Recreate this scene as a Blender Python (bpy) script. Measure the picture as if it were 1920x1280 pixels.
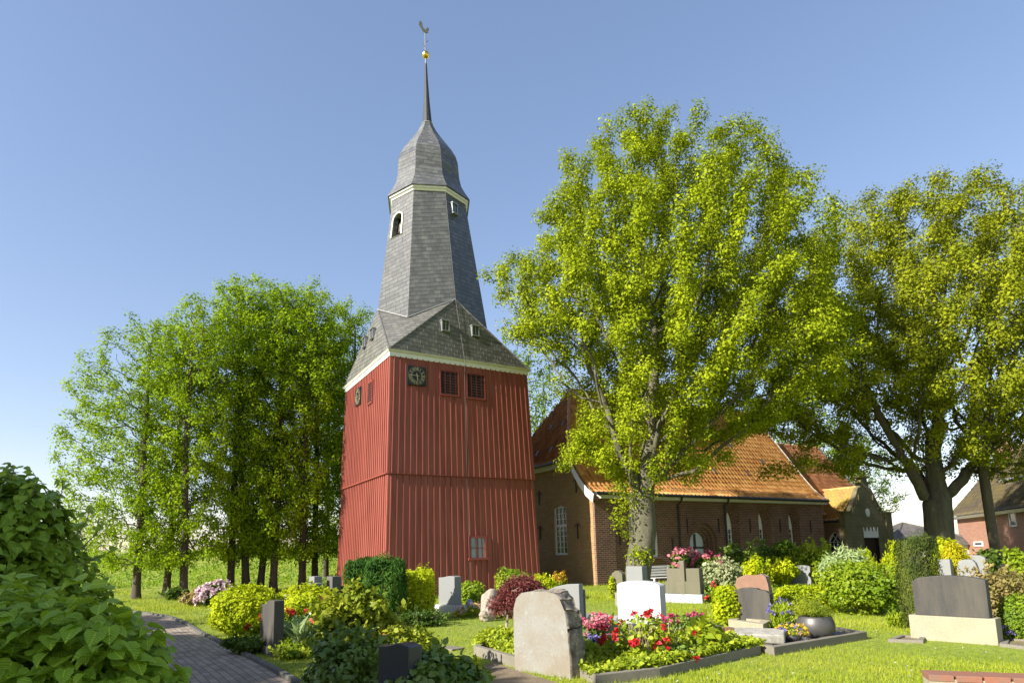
import bpy, bmesh, math, random
import numpy as np
from mathutils import Vector, Matrix, noise
from mathutils.geometry import tessellate_polygon

for o in list(bpy.data.objects): bpy.data.objects.remove(o)
SC = bpy.context.scene
COL = SC.collection
PI = math.pi
random.seed(7)

# ------------------------------------------------------------------ camera
F_PX, TH, CY, ROLL, EYE = 1172.0, 0.14, 870.0, -0.024, 1.6
cd = bpy.data.cameras.new('camera'); cam = bpy.data.objects.new('camera', cd); COL.objects.link(cam)
cd.sensor_width = 36.0; cd.lens = F_PX/1920*36; cd.shift_y = (CY-640)/1920
cd.clip_start = 0.1; cd.clip_end = 2000
cam.matrix_world = Matrix.Translation((0,0,EYE)) @ Matrix.Rotation(PI/2+TH,4,'X') @ Matrix.Rotation(ROLL,4,'Z')
SC.camera = cam
# ------------------------------------------------------------------ light
SUN_AZ, SUN_EL = math.radians(-123.2), math.radians(30)     # direction towards the sun (azimuth from +Y, clockwise)
w = bpy.data.worlds.new('World'); SC.world = w; w.use_nodes = True
nt = w.node_tree; bg = nt.nodes['Background']
sky = nt.nodes.new('ShaderNodeTexSky'); sky.sky_type = 'NISHITA'; sky.sun_disc = False
sky.sun_elevation = SUN_EL; sky.sun_rotation = SUN_AZ; sky.altitude = 0; sky.air_density = 1.0; sky.dust_density = 0.5; sky.ozone_density = 1.0
hs = nt.nodes.new('ShaderNodeHueSaturation'); hs.inputs['Saturation'].default_value = 1.22
gm = nt.nodes.new('ShaderNodeGamma'); gm.inputs[1].default_value = 0.72
tm = nt.nodes.new('ShaderNodeMix'); tm.data_type='RGBA'; tm.blend_type='MULTIPLY'; tm.inputs[0].default_value=1; tm.inputs[7].default_value=(1.05,0.94,0.97,1)
nt.links.new(sky.outputs[0], gm.inputs[0]); nt.links.new(gm.outputs[0], hs.inputs['Color']); nt.links.new(hs.outputs[0], tm.inputs[6]); nt.links.new(tm.outputs[2], bg.inputs[0]); bg.inputs[1].default_value = 0.15
sl = bpy.data.lights.new('sun','SUN'); sl.energy = 4.8; sl.angle = math.radians(0.5); sl.color = (1.0,0.945,0.87)
sun = bpy.data.objects.new('sun', sl); COL.objects.link(sun); sun.location = (-30,-20,40)
sd = Vector((math.sin(SUN_AZ)*math.cos(SUN_EL), math.cos(SUN_AZ)*math.cos(SUN_EL), math.sin(SUN_EL)))
sun.rotation_euler = sd.to_track_quat('Z','Y').to_euler()
SC.view_settings.view_transform = 'Standard'; SC.view_settings.look = 'None'
SC.view_settings.exposure = 1.2; SC.view_settings.gamma = 1
SC.cycles.max_bounces = 8; SC.cycles.transparent_max_bounces = 8

# ------------------------------------------------------------------ photo measurements -> real positions
def ray(px, py):
    X = px-960; Y = py-CY; cr, sr = math.cos(ROLL), math.sin(ROLL)
    x = X*cr+Y*sr; y = -X*sr+Y*cr
    C, S = math.cos(TH), math.sin(TH); b = -y/F_PX
    return np.array([x/F_PX, C-b*S, S+b*C])
def gz(x, y):
    return 0.0
def G(px, py, z=0.0):
    r = ray(px, py); t = (z-EYE)/r[2]; return np.array([r[0]*t, r[1]*t, z])
def D(px, py, d):
    r = ray(px, py); return np.array([0,0,EYE])+r*(d/r[1])

# ------------------------------------------------------------------ object helpers
def tag(o, label=None, cat=None, group=None, kind=None):
    if label: o['label'] = label
    if cat: o['category'] = cat
    if group: o['group'] = group
    if kind: o['kind'] = kind
    return o
def thing(name, label, cat, loc=(0,0,0), rz=0, group=None):
    o = bpy.data.objects.new(name, None); COL.objects.link(o)
    o.location = loc; o.rotation_euler = (0,0,rz); o.empty_display_size = .2
    return tag(o, label, cat, group)
def root_of(o):
    while o.parent: o = o.parent
    return o
def link(name, me, mats, parent=None, world=True):
    """link a mesh; world=True: verts are world coords, made relative to the (unrotated) root"""
    o = bpy.data.objects.new(name, me); COL.objects.link(o)
    for m in (mats if isinstance(mats,(list,tuple)) else [mats]): me.materials.append(m)
    if parent:
        o.parent = parent
        if world:
            me.transform(Matrix.Translation(-root_of(parent).location))
    return o
def copy_tree(o, parent=None):
    c = o.copy(); COL.objects.link(c)
    if parent: c.parent = parent
    for ch in list(o.children): copy_tree(ch, c)
    return c
def np_mesh(name, V, faces, tint=None, uv=None, smooth=False):
    """faces: list of (n,k) index arrays"""
    me = bpy.data.meshes.new(name); V = np.asarray(V, np.float32)
    me.vertices.add(len(V)); me.vertices.foreach_set('co', V.ravel())
    faces = [np.asarray(f, np.int32) for f in faces if len(f)]
    li = np.concatenate([f.ravel() for f in faces]); ks = np.concatenate([np.full(len(f), f.shape[1], np.int32) for f in faces])
    st = np.concatenate([[0], np.cumsum(ks)[:-1]]).astype(np.int32)
    me.loops.add(len(li)); me.loops.foreach_set('vertex_index', li)
    me.polygons.add(len(ks)); me.polygons.foreach_set('loop_start', st)
    if smooth: me.polygons.foreach_set('use_smooth', np.ones(len(ks), bool))
    if tint is not None:
        a = me.attributes.new('tint','FLOAT','POINT'); a.data.foreach_set('value', np.asarray(tint,np.float32))
    if uv is not None:
        u = me.uv_layers.new(name='UVMap'); u.data.foreach_set('uv', np.asarray(uv,np.float32)[li].ravel())
    me.update(calc_edges=True); me.validate()
    return me

class MB:
    def __init__(s): s.v=[]; s.f=[]; s.u=[]; s.mi=[]
    def face(s, pts, uv=None, m=0):
        pts=[Vector(p) for p in pts]; b=len(s.v); s.v+=pts; s.f.append(list(range(b,b+len(pts)))); s.mi.append(m)
        if uv is None:
            n=Vector((0,0,0))
            for i in range(len(pts)):
                a=pts[i]; c=pts[(i+1)%len(pts)]
                n+=Vector(((a.y-c.y)*(a.z+c.z),(a.z-c.z)*(a.x+c.x),(a.x-c.x)*(a.y+c.y)))
            if n.length<1e-12: n=Vector((0,0,1))
            n.normalize()
            if abs(n.z)>.97: uv=[(p.x,p.y) for p in pts]
            else:
                t=Vector((0,0,1)).cross(n).normalized(); bb=n.cross(t)
                uv=[(p.dot(t),p.dot(bb)) for p in pts]
        s.u.append(uv)
    def hexa(s, c, m=0):   # c: 8 corners, bottom 0-3 ccw, top 4-7
        for q in ((0,3,2,1),(4,5,6,7),(0,1,5,4),(1,2,6,5),(2,3,7,6),(3,0,4,7)): s.face([c[i] for i in q], m=m)
    def box(s, c, sz, ax=None, m=0):
        c=Vector(c); X,Y,Z=[Vector(a) for a in (ax or ((1,0,0),(0,1,0),(0,0,1)))]
        X=X*sz[0]/2; Y=Y*sz[1]/2; Z=Z*sz[2]/2
        s.hexa([c-X-Y-Z,c+X-Y-Z,c+X+Y-Z,c-X+Y-Z,c-X-Y+Z,c+X-Y+Z,c+X+Y+Z,c-X+Y+Z], m)
    def prism(s, outline, off, m=0):   # outline: list of 3D points (ccw seen from -off), extruded by off
        o=Vector(off); a=[Vector(p) for p in outline]; b=[p+o for p in a]; n=len(a)
        tri=tessellate_polygon([a])
        for t in tri:
            s.face([a[i] for i in t],m=m); s.face([b[i] for i in reversed(t)],m=m)
        for i in range(n):
            j=(i+1)%n; s.face([a[i],a[j],b[j],b[i]],m=m)
    def holed(s, outer, holes, P, m=0):  # 2D outlines mapped by P(a,b)
        L=[[Vector((x,y,0)) for x,y in outer]]+[[Vector((x,y,0)) for x,y in h] for h in holes]
        flat=[p for l in L for p in l]
        for t in tessellate_polygon(L): s.face([P(flat[i].x,flat[i].y) for i in t],[(flat[i].x,flat[i].y) for i in t],m)
    def loft(s, A, B, closed=True, m=0):
        n=len(A)
        for i in range(n if closed else n-1):
            j=(i+1)%n; s.face([A[i],A[j],B[j],B[i]],m=m)
    def tube(s, path, rad, n=8, m=0, caps=True):
        path=[Vector(p) for p in path]
        if not isinstance(rad,(list,tuple)): rad=[rad]*len(path)
        rings=[]
        for i,p in enumerate(path):
            d=(path[min(i+1,len(path)-1)]-path[max(i-1,0)]).normalized()
            a=Vector((0,0,1)) if abs(d.z)<.9 else Vector((1,0,0))
            x=d.cross(a).normalized(); y=d.cross(x)
            rings.append([p+(x*math.cos(2*PI*k/n)+y*math.sin(2*PI*k/n))*rad[i] for k in range(n)])
        for a,b in zip(rings,rings[1:]): s.loft(a,b,m=m)
        if caps: s.face(rings[0],m=m); s.face(list(reversed(rings[-1])),m=m)
    def lathe(s, prof, c=(0,0,0), n=20, rot=0, lean=(0,0), m=0):
        c=Vector(c); rings=[]
        for r,z in prof:
            rings.append([c+Vector((r*math.sin(rot+2*PI*k/n)+lean[0]*z, r*math.cos(rot+2*PI*k/n)+lean[1]*z, z)) for k in range(n)])
        for a,b in zip(rings,rings[1:]): s.loft(b,a,m=m)
    def build(s, name, mats, parent=None, world=True, smooth=False, merge=False, bevel=0, seg=2):
        me=bpy.data.meshes.new(name); me.from_pydata([tuple(v) for v in s.v],[],s.f)
        ul=me.uv_layers.new(name='UVMap'); ul.data.foreach_set('uv',np.array([c for u in s.u for c in u],np.float32).ravel())
        me.polygons.foreach_set('material_index',np.array(s.mi,np.int32))
        bm=bmesh.new(); bm.from_mesh(me)
        if merge or bevel: bmesh.ops.remove_doubles(bm, verts=bm.verts, dist=.0008)
        bmesh.ops.recalc_face_normals(bm, faces=bm.faces)
        if bevel:
            ed=[e for e in bm.edges if len(e.link_faces)==2 and e.calc_face_angle(0)>.5]
            bmesh.ops.bevel(bm, geom=ed, offset=bevel, segments=seg, affect='EDGES', profile=.6)
        if smooth:
            for f in bm.faces: f.smooth=True
        bm.to_mesh(me); bm.free()
        return link(name, me, mats, parent, world)

# ------------------------------------------------------------------ materials
def newmat(name):
    m=bpy.data.materials.new(name); m.use_nodes=True
    return m, m.node_tree, m.node_tree.nodes['Principled BSDF'], m.node_tree.nodes['Material Output']
def N(t, typ, **kw):
    n=t.nodes.new(typ)
    for k,v in kw.items():
        if k in n.inputs.keys(): n.inputs[k].default_value=v
        else: setattr(n,k,v)
    return n
def ramp(t, fac, stops):
    r=t.nodes.new('ShaderNodeValToRGB'); e=r.color_ramp.elements
    while len(e)<len(stops): e.new(.5)
    for q,(p,c) in zip(e,stops): q.position=p; q.color=(*c,1)
    t.links.new(fac, r.inputs[0]); return r.outputs[0]
def mix(t, fac, a, b, mode='MIX'):
    n=t.nodes.new('ShaderNodeMix'); n.data_type='RGBA'; n.blend_type=mode
    for s,v in ((n.inputs[0],fac),(n.inputs[6],a),(n.inputs[7],b)):
        if isinstance(v,(int,float)): s.default_value=v
        elif isinstance(v,tuple): s.default_value=(*v,1)
        else: t.links.new(v,s)
    return n.outputs[2]
def bump(t, b, h, strength=.5, dist=.01):
    n=N(t,'ShaderNodeBump'); n.inputs['Strength'].default_value=strength; n.inputs['Distance'].default_value=dist
    t.links.new(h,n.inputs['Height']); t.links.new(n.outputs[0],b.inputs['Normal'])
def simple(name, c, rough=.6, metal=0, var=.15, scale=6, bs=.2, bd=.01, spec=.4, coord='Object'):
    m,t,b,o=newmat(name); tc=N(t,'ShaderNodeTexCoord'); nz=N(t,'ShaderNodeTexNoise',Scale=scale,Detail=6.0)
    t.links.new(tc.outputs[coord],nz.inputs['Vector'])
    col=ramp(t,nz.outputs['Fac'],[(.25,tuple(x*(1-var) for x in c)),(.75,tuple(min(1,x*(1+var)) for x in c))])
    t.links.new(col,b.inputs['Base Color']); b.inputs['Roughness'].default_value=rough; b.inputs['Metallic'].default_value=metal
    b.inputs['Specular IOR Level'].default_value=spec
    if bs: bump(t,b,nz.outputs['Fac'],bs,bd)
    return m
def leafmat(name, c1, c2, trans=.4, rough=.5, spec=.25, c3=None, veins=False):
    m,t,b,o=newmat(name); a=N(t,'ShaderNodeAttribute',attribute_name='tint')
    st=[(0,c1),(1,c2)] if c3 is None else [(0,c1),(.82,c2),(1,c3)]
    col=ramp(t,a.outputs['Fac'],st)
    if veins:
        u=N(t,'ShaderNodeUVMap'); sx=N(t,'ShaderNodeSeparateXYZ'); t.links.new(u.outputs[0],sx.inputs[0])
        def mth(op,a,b2):
            q=N(t,'ShaderNodeMath',operation=op)
            for i_,v in enumerate((a,b2)):
                if isinstance(v,(int,float)): q.inputs[i_].default_value=v
                else: t.links.new(v,q.inputs[i_])
            return q.outputs[0]
        ax_=mth('ABSOLUTE',sx.outputs[0],0); ph=mth('SUBTRACT',sx.outputs[1],mth('MULTIPLY',ax_,.75)); sn=mth('SINE',mth('MULTIPLY',ph,38.0),0)
        vv=mth('MAXIMUM',mth('LESS_THAN',ax_,.022),mth('MULTIPLY',mth('GREATER_THAN',sn,.86),.6))
        nz=N(t,'ShaderNodeTexNoise',Scale=30.0,Detail=3.0); tc=N(t,'ShaderNodeTexCoord'); t.links.new(tc.outputs['Object'],nz.inputs['Vector'])
        col=mix(t,ramp(t,nz.outputs['Fac'],[(.35,(0,0,0)),(.75,(.5,.5,.5))]),col,tuple(x*.55 for x in c1))
        col=mix(t,mth('MULTIPLY',vv,.55),col,tuple(min(1,x*1.5) for x in c2))
        bump(t,b,sn,.35,.004)
    t.links.new(col,b.inputs['Base Color']); b.inputs['Roughness'].default_value=rough; b.inputs['Specular IOR Level'].default_value=spec
    tr=N(t,'ShaderNodeBsdfTranslucent'); t.links.new(mix(t,.35,col,(.5,.55,.02),'MULTIPLY') if False else col,tr.inputs[0])
    mx=N(t,'ShaderNodeMixShader'); mx.inputs[0].default_value=trans
    t.links.new(b.outputs[0],mx.inputs[1]); t.links.new(tr.outputs[0],mx.inputs[2]); t.links.new(mx.outputs[0],o.inputs[0])
    return m
def brickmat(name, cols, mortar, bw=.28, rh=.09, ms=.012, moss=None, mscale=.5, mossamt=.5, rough=.85):
    m,t,b,o=newmat(name); uv=N(t,'ShaderNodeTexCoord')
    br=N(t,'ShaderNodeTexBrick'); br.offset=.5
    for k,v in (('Scale',1.0),('Brick Width',bw),('Row Height',rh),('Mortar Size',ms),('Mortar Smooth',.2),('Bias',0.0)): br.inputs[k].default_value=v
    br.inputs['Color1'].default_value=(0,0,0,1); br.inputs['Color2'].default_value=(1,1,1,1); br.inputs['Mortar'].default_value=(.5,.5,.5,1)
    t.links.new(uv.outputs['UV'],br.inputs['Vector'])
    c=ramp(t,br.outputs['Color'],[(i/(len(cols)-1),q) for i,q in enumerate(cols)])
    nz=N(t,'ShaderNodeTexNoise',Scale=mscale,Detail=7.0,Roughness=.65); t.links.new(uv.outputs['Object'],nz.inputs['Vector'])
    n2=N(t,'ShaderNodeTexNoise',Scale=25.0,Detail=3.0); t.links.new(uv.outputs['Object'],n2.inputs['Vector'])
    c=mix(t,ramp(t,n2.outputs['Fac'],[(.3,(0,0,0)),(.7,(.35,.35,.35))]),c,tuple(x*1.6 for x in cols[0]))
    c=mix(t,br.outputs['Fac'],c,mortar)
    if moss:
        f=ramp(t,nz.outputs['Fac'],[(.5-.25*mossamt,(0,0,0)),(.85-.25*mossamt,(.85,.85,.85))]); c=mix(t,f,c,moss)
    t.links.new(c,b.inputs['Base Color']); b.inputs['Roughness'].default_value=rough
    inv=N(t,'ShaderNodeMath',operation='SUBTRACT'); inv.inputs[0].default_value=1; t.links.new(br.outputs['Fac'],inv.inputs[1])
    ad=N(t,'ShaderNodeMath',operation='MULTIPLY_ADD'); t.links.new(n2.outputs['Fac'],ad.inputs[0]); ad.inputs[1].default_value=.4; t.links.new(inv.outputs[0],ad.inputs[2])
    bump(t,b,ad.outputs[0],.6,.012)
    return m
def slatemat(name, base, lich, bw=.26, rh=.2):
    m,t,b,o=newmat(name); uv=N(t,'ShaderNodeTexCoord')
    sep=N(t,'ShaderNodeMapping'); sep.inputs['Rotation'].default_value=(0,0,math.radians(6)); t.links.new(uv.outputs['UV'],sep.inputs['Vector'])
    br=N(t,'ShaderNodeTexBrick'); br.offset=.5
    for k,v in (('Scale',1.0),('Brick Width',bw),('Row Height',rh),('Mortar Size',.006),('Mortar Smooth',.6),('Bias',-.1)): br.inputs[k].default_value=v
    br.inputs['Mortar Size'].default_value=.004; br.inputs['Color1'].default_value=(0,0,0,1); br.inputs['Color2'].default_value=(1,1,1,1); br.inputs['Mortar'].default_value=(0,0,0,1)
    t.links.new(sep.outputs[0],br.inputs['Vector'])
    c=ramp(t,br.outputs['Color'],[(0,tuple(x*.78 for x in base)),(.5,base),(1,tuple(x*1.3 for x in base))])
    nz=N(t,'ShaderNodeTexNoise',Scale=3.0,Detail=8.0,Roughness=.7); t.links.new(uv.outputs['Object'],nz.inputs['Vector'])
    c=mix(t,ramp(t,nz.outputs['Fac'],[(.5,(0,0,0)),(.8,(.55,.55,.55))]),c,lich)
    c=mix(t,br.outputs['Fac'],c,(.012,.012,.013))
    t.links.new(c,b.inputs['Base Color']); b.inputs['Roughness'].default_value=.5; b.inputs['Specular IOR Level'].default_value=.5
    # each course steps down: sawtooth along the slope
    sx=N(t,'ShaderNodeSeparateXYZ'); t.links.new(sep.outputs[0],sx.inputs[0])
    fr=N(t,'ShaderNodeMath',operation='DIVIDE'); t.links.new(sx.outputs[1],fr.inputs[0]); fr.inputs[1].default_value=rh
    f2=N(t,'ShaderNodeMath',operation='FRACT'); t.links.new(fr.outputs[0],f2.inputs[0])
    inv=N(t,'ShaderNodeMath',operation='SUBTRACT'); inv.inputs[0].default_value=1; t.links.new(f2.outputs[0],inv.inputs[1])
    n3=N(t,'ShaderNodeTexNoise',Scale=6.0,Detail=2.0); t.links.new(uv.outputs['Object'],n3.inputs['Vector'])
    jl=N(t,'ShaderNodeMath',operation='MULTIPLY_ADD'); t.links.new(n3.outputs['Fac'],jl.inputs[0]); jl.inputs[1].default_value=.16; jl.inputs[2].default_value=0.02
    lt=N(t,'ShaderNodeMath',operation='LESS_THAN'); t.links.new(f2.outputs[0],lt.inputs[0]); t.links.new(jl.outputs[0],lt.inputs[1])
    l2=N(t,'ShaderNodeMath',operation='MULTIPLY'); t.links.new(lt.outputs[0],l2.inputs[0]); l2.inputs[1].default_value=.75
    c=mix(t,l2.outputs[0],c,(.015,.015,.016)); t.links.new(c,b.inputs['Base Color'])  # thin dark band paints the shadow line of each slate course
    ad=N(t,'ShaderNodeMath',operation='MULTIPLY_ADD'); t.links.new(br.outputs['Color'],ad.inputs[0]); ad.inputs[1].default_value=.5; t.links.new(inv.outputs[0],ad.inputs[2])
    bump(t,b,ad.outputs[0],1.0,.05)
    return m
def tilemat(name, cols, moss, mscale=.7, m0=.55, m1=.8):
    m,t,b,o=newmat(name); uv=N(t,'ShaderNodeTexCoord')
    br=N(t,'ShaderNodeTexBrick'); br.offset=0
    for k,v in (('Scale',1.0),('Brick Width',.27),('Row Height',.36),('Mortar Size',.0),('Bias',0.0)): br.inputs[k].default_value=v
    br.inputs['Color1'].default_value=(0,0,0,1); br.inputs['Color2'].default_value=(1,1,1,1)
    t.links.new(uv.outputs['UV'],br.inputs['Vector'])
    c=ramp(t,br.outputs['Color'],[(i/(len(cols)-1),q) for i,q in enumerate(cols)])
    nz=N(t,'ShaderNodeTexNoise',Scale=mscale,Detail=8.0,Roughness=.7); t.links.new(uv.outputs['Object'],nz.inputs['Vector'])
    n2=N(t,'ShaderNodeTexNoise',Scale=14.0,Detail=4.0); t.links.new(uv.outputs['Object'],n2.inputs['Vector'])
    c=mix(t,ramp(t,n2.outputs['Fac'],[(.45,(0,0,0)),(.75,(.5,.5,.5))]),c,tuple(x*.5 for x in cols[0]))
    c=mix(t,ramp(t,nz.outputs['Fac'],[(m0,(0,0,0)),(m1,(.8,.8,.8))]),c,moss)
    t.links.new(c,b.inputs['Base Color']); b.inputs['Roughness'].default_value=.7; bump(t,b,n2.outputs['Fac'],.3,.01)
    return m
def stonemat(name, c, spk=.25, scale=120, rough=.75, stain=None, sscale=2.0, bs=.25, streak=False):
    m,t,b,o=newmat(name); tc=N(t,'ShaderNodeTexCoord')
    n1=N(t,'ShaderNodeTexNoise',Scale=float(scale)*.55,Detail=4.0,Roughness=.7); t.links.new(tc.outputs['Object'],n1.inputs['Vector'])
    mp=N(t,'ShaderNodeMapping'); mp.inputs['Scale'].default_value=(1.6,1.6,.22) if streak else (1,1,1); t.links.new(tc.outputs['Object'],mp.inputs[0])
    n2=N(t,'ShaderNodeTexNoise',Scale=float(sscale),Detail=8.0,Roughness=.65); t.links.new(mp.outputs[0],n2.inputs['Vector'])
    col=ramp(t,n1.outputs['Fac'],[(.3,tuple(x*(1-spk) for x in c)),(.7,tuple(min(.9,x*(1+spk)) for x in c))])
    st=stain or tuple(x*.6 for x in c)
    n3=N(t,'ShaderNodeTexNoise',Scale=16.0,Detail=5.0,Roughness=.7); t.links.new(tc.outputs['Object'],n3.inputs['Vector'])
    col=mix(t,ramp(t,n3.outputs['Fac'],[(.60,(0,0,0)),(.68,(.45,.45,.45))]),col,tuple(min(.75,x*1.7+.03) for x in c))
    col=mix(t,ramp(t,n2.outputs['Fac'],[(.42,(0,0,0)),(.68,(.95,.95,.95))]),col,st)
    t.links.new(col,b.inputs['Base Color']); b.inputs['Roughness'].default_value=rough
    ad=N(t,'ShaderNodeMath',operation='MULTIPLY_ADD'); t.links.new(n1.outputs['Fac'],ad.inputs[0]); ad.inputs[1].default_value=.3; t.links.new(n2.outputs['Fac'],ad.inputs[2])
    bump(t,b,ad.outputs[0],bs,.01)
    return m

M={}
M['red']=simple('red_paint',(.285,.076,.050),.65,var=.22,scale=1.3,bs=.08)
m,t,b,o=newmat('weathered_red_boards'); tc=N(t,'ShaderNodeTexCoord'); mp=N(t,'ShaderNodeMapping'); mp.inputs['Scale'].default_value=(5,5,.22); t.links.new(tc.outputs['Object'],mp.inputs[0])
n1=N(t,'ShaderNodeTexNoise',Scale=1.6,Detail=7.0,Roughness=.65); t.links.new(mp.outputs[0],n1.inputs['Vector'])
n2=N(t,'ShaderNodeTexNoise',Scale=.7,Detail=6.0); t.links.new(tc.outputs['Object'],n2.inputs['Vector'])
c1=ramp(t,n1.outputs['Fac'],[(.3,(.18,.042,.028)),(.5,(.27,.070,.046)),(.72,(.345,.10,.068))])
c1=mix(t,ramp(t,n2.outputs['Fac'],[(.5,(0,0,0)),(.75,(.4,.4,.4))]),c1,(.30,.095,.065)); t.links.new(c1,b.inputs['Base Color']); b.inputs['Roughness'].default_value=.65; bump(t,b,n1.outputs['Fac'],.25,.01); M['red']=m
M['red_l']=simple('red_trim',(.25,.055,.04),.5,var=.1,scale=3,bs=.05)
M['white']=simple('white_paint',(.75,.74,.70),.5,var=.06,scale=4,bs=.05)
M['cream']=simple('cream_paint',(.60,.585,.49),.55,var=.12,scale=3,bs=.05)
M['dark']=simple('dark_metal',(.03,.033,.034),.5,var=.3)
M['zinc']=simple('zinc_sheet',(.30,.31,.30),.45,metal=.4,var=.2)
M['black']=simple('painted_interior_shade',(.008,.007,.007),.9,var=.1)  # near-black colour stands in for the shade inside openings
M['louvre']=simple('louvre_slat',(.045,.016,.013),.7,var=.2)
M['clock']=simple('clock_board',(.012,.02,.022),.35,var=.2)
M['gold']=simple('gold_paint',(.38,.33,.20),.45,metal=.3,var=.2,scale=20)
M['gilt']=simple('gilding',(.80,.52,.10),.22,metal=1.0,var=.1,scale=3)
M['bronze']=simple('bronze',(.10,.09,.07),.45,metal=.7,var=.2)
M['copper']=simple('weathered_copper',(.10,.105,.075),.6,metal=.3,var=.3,scale=8)
M['slate']=slatemat('roof_slate',(.098,.10,.098),(.28,.28,.23))
M['slate2']=slatemat('skirt_slate',(.12,.117,.10),(.28,.27,.18),.28,.21)
M['tile']=tilemat('orange_pantile',[(.52,.215,.06),(.66,.315,.09),(.75,.41,.14)],(.44,.30,.11),.8,.7,1.0)
M['tile_d']=tilemat('brown_red_pantile',[(.34,.13,.05),(.44,.185,.075),(.54,.25,.10)],(.10,.07,.035),1.2,.5,.9)
M['tile_y']=tilemat('mossy_pantile',[(.40,.16,.04),(.46,.22,.05),(.38,.13,.04)],(.30,.25,.03),1.3,.4,.62)
M['tile_g']=tilemat('mossy_grey_tile',[(.06,.05,.04),(.09,.07,.05),(.12,.09,.06)],(.135,.105,.03),.7,.42,.6)
M['tile_k']=tilemat('dark_grey_tile',[(.07,.065,.06),(.10,.09,.08),(.13,.115,.10)],(.12,.10,.06),.7,.6,.95)
M['brick']=brickmat('dark_red_brick',[(.085,.035,.024),(.15,.056,.034),(.22,.085,.05)],(.30,.23,.17),.28,.095,.013,(.08,.05,.03),.6,.2)
M['brick_y']=brickmat('weathered_brown_brick',[(.28,.125,.05),(.36,.19,.07),(.44,.26,.10)],(.36,.28,.17),.28,.095,.012,(.27,.19,.05),.9,.6)
M['brick_p']=brickmat('porch_brick',[(.17,.075,.045),(.24,.10,.06),(.28,.13,.08)],(.30,.25,.19),.25,.085,.012,(.10,.09,.035),.9,.5)
M['brick_g']=brickmat('mossy_gable_brick',[(.10,.08,.038),(.14,.107,.05),(.18,.14,.068)],(.27,.24,.14),.25,.085,.012,(.11,.12,.04),1.2,.6)
M['brick_h']=brickmat('house_brick',[(.28,.10,.055),(.34,.14,.075),(.40,.18,.10)],(.38,.30,.24),.23,.08,.012)
M['glass']=simple('window_glass',(.03,.04,.05),.08,var=.3,scale=2,bs=.02,spec=.8)
M['glass_t']=simple('dull_glass',(.06,.055,.055),.55,var=.2)
M['glass_c']=simple('pale_window_glass',(.16,.22,.23),.12,var=.35,scale=3,bs=.02,spec=.7)
M['door']=simple('pale_blue_door',(.55,.60,.62),.45,var=.05)
M['wood']=simple('weathered_wood',(.30,.17,.08),.7,var=.3,scale=12)
M['lightning']=simple('cable_grey',(.09,.08,.07),.5,metal=.3,var=.2)
M['bark_oak']=stonemat('oak_bark',(.125,.11,.072),.35,18,.9,(.07,.075,.03),3.0,1.0,True)
M['bark_dark']=stonemat('dark_bark',(.062,.050,.038),.3,16,.9,(.09,.10,.045),2.5,.9,True)
M['bark_lime']=stonemat('lime_bark',(.055,.042,.032),.3,16,.9,(.10,.075,.05),2.0,.9,True)
M['twig']=simple('twig',(.13,.09,.055),.8,var=.3)
M['twig_pale']=simple('pale_twig',(.33,.27,.19),.8,var=.3)
LEAF={}
def lm(k,*a,**kw): LEAF[k]=leafmat('leaf_'+k,*a,**kw)
lm('oak',(.15,.21,.008),(.41,.475,.016),.34,.6,.06)
lm('lime',(.14,.25,.008),(.385,.515,.014),.42,.6,.06)
lm('right',(.135,.175,.010),(.37,.395,.018),.35,.6,.06)
lm('back',(.10,.19,.012),(.24,.34,.016),.38,.6,.08)
lm('far',(.16,.17,.10),(.24,.24,.15),.3)
lm('hydrangea',(.23,.38,.022),(.47,.60,.045),.35,.42,.3,veins=True)
lm('hydrangea2',(.17,.29,.022),(.37,.50,.036),.35,.42,.3,veins=True)
lm('gold',(.27,.36,.008),(.56,.60,.018),.4,.6,.1)
lm('goldbright',(.44,.42,.010),(.68,.60,.025),.4)
lm('box',(.15,.22,.014),(.36,.41,.022),.4)
lm('yew',(.028,.080,.012),(.09,.19,.026),.2,.7,.08)
lm('yewbrown',(.045,.075,.014),(.125,.145,.03),.22,.7,.08)
lm('green',(.10,.19,.014),(.26,.36,.022),.4)
lm('bright',(.17,.27,.014),(.40,.48,.024),.45)
lm('rhodo',(.07,.14,.02),(.22,.30,.04),.25,.38,.4)
lm('rose',(.18,.24,.018),(.40,.42,.03),.4,.5,.15,(.40,.20,.05))
lm('variegated',(.20,.25,.09),(.46,.47,.25),.3)
lm('silver',(.22,.31,.11),(.42,.52,.22),.35)
lm('maple',(.11,.028,.028),(.33,.10,.08),.4)
lm('brown',(.19,.17,.04),(.38,.29,.10),.35)
lm('ivy',(.20,.29,.014),(.45,.50,.03),.4)
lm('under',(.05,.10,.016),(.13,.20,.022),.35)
lm('grass',(.19,.27,.016),(.38,.43,.026),.4,.6,.15,(.44,.40,.09))
lm('meadow',(.15,.27,.016),(.30,.42,.022),.45)
lm('red',(.42,.012,.016),(.60,.03,.035),.3)
lm('magenta',(.38,.025,.09),(.55,.10,.20),.3)
lm('pink',(.50,.10,.14),(.70,.33,.36),.3)
lm('palepink',(.55,.36,.42),(.72,.58,.60),.3)
lm('violet',(.10,.08,.26),(.26,.22,.50),.3)
lm('yellow',(.65,.42,.02),(.80,.60,.06),.3)
lm('whitef',(.65,.65,.58),(.8,.8,.75),.3)
lm('orange',(.45,.22,.02),(.60,.38,.03),.3)
S={}
S['white']=stonemat('white_granite',(.42,.418,.41),.22,60,.6,(.36,.355,.33),3.0,.12)
S['pale']=stonemat('pale_worn_granite',(.228,.22,.185),.14,70,.8,(.19,.15,.095),2.2,.35)
S['grey']=stonemat('grey_granite',(.105,.10,.09),.3,140,.7,(.09,.088,.075),2.5,.2,True)
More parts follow.
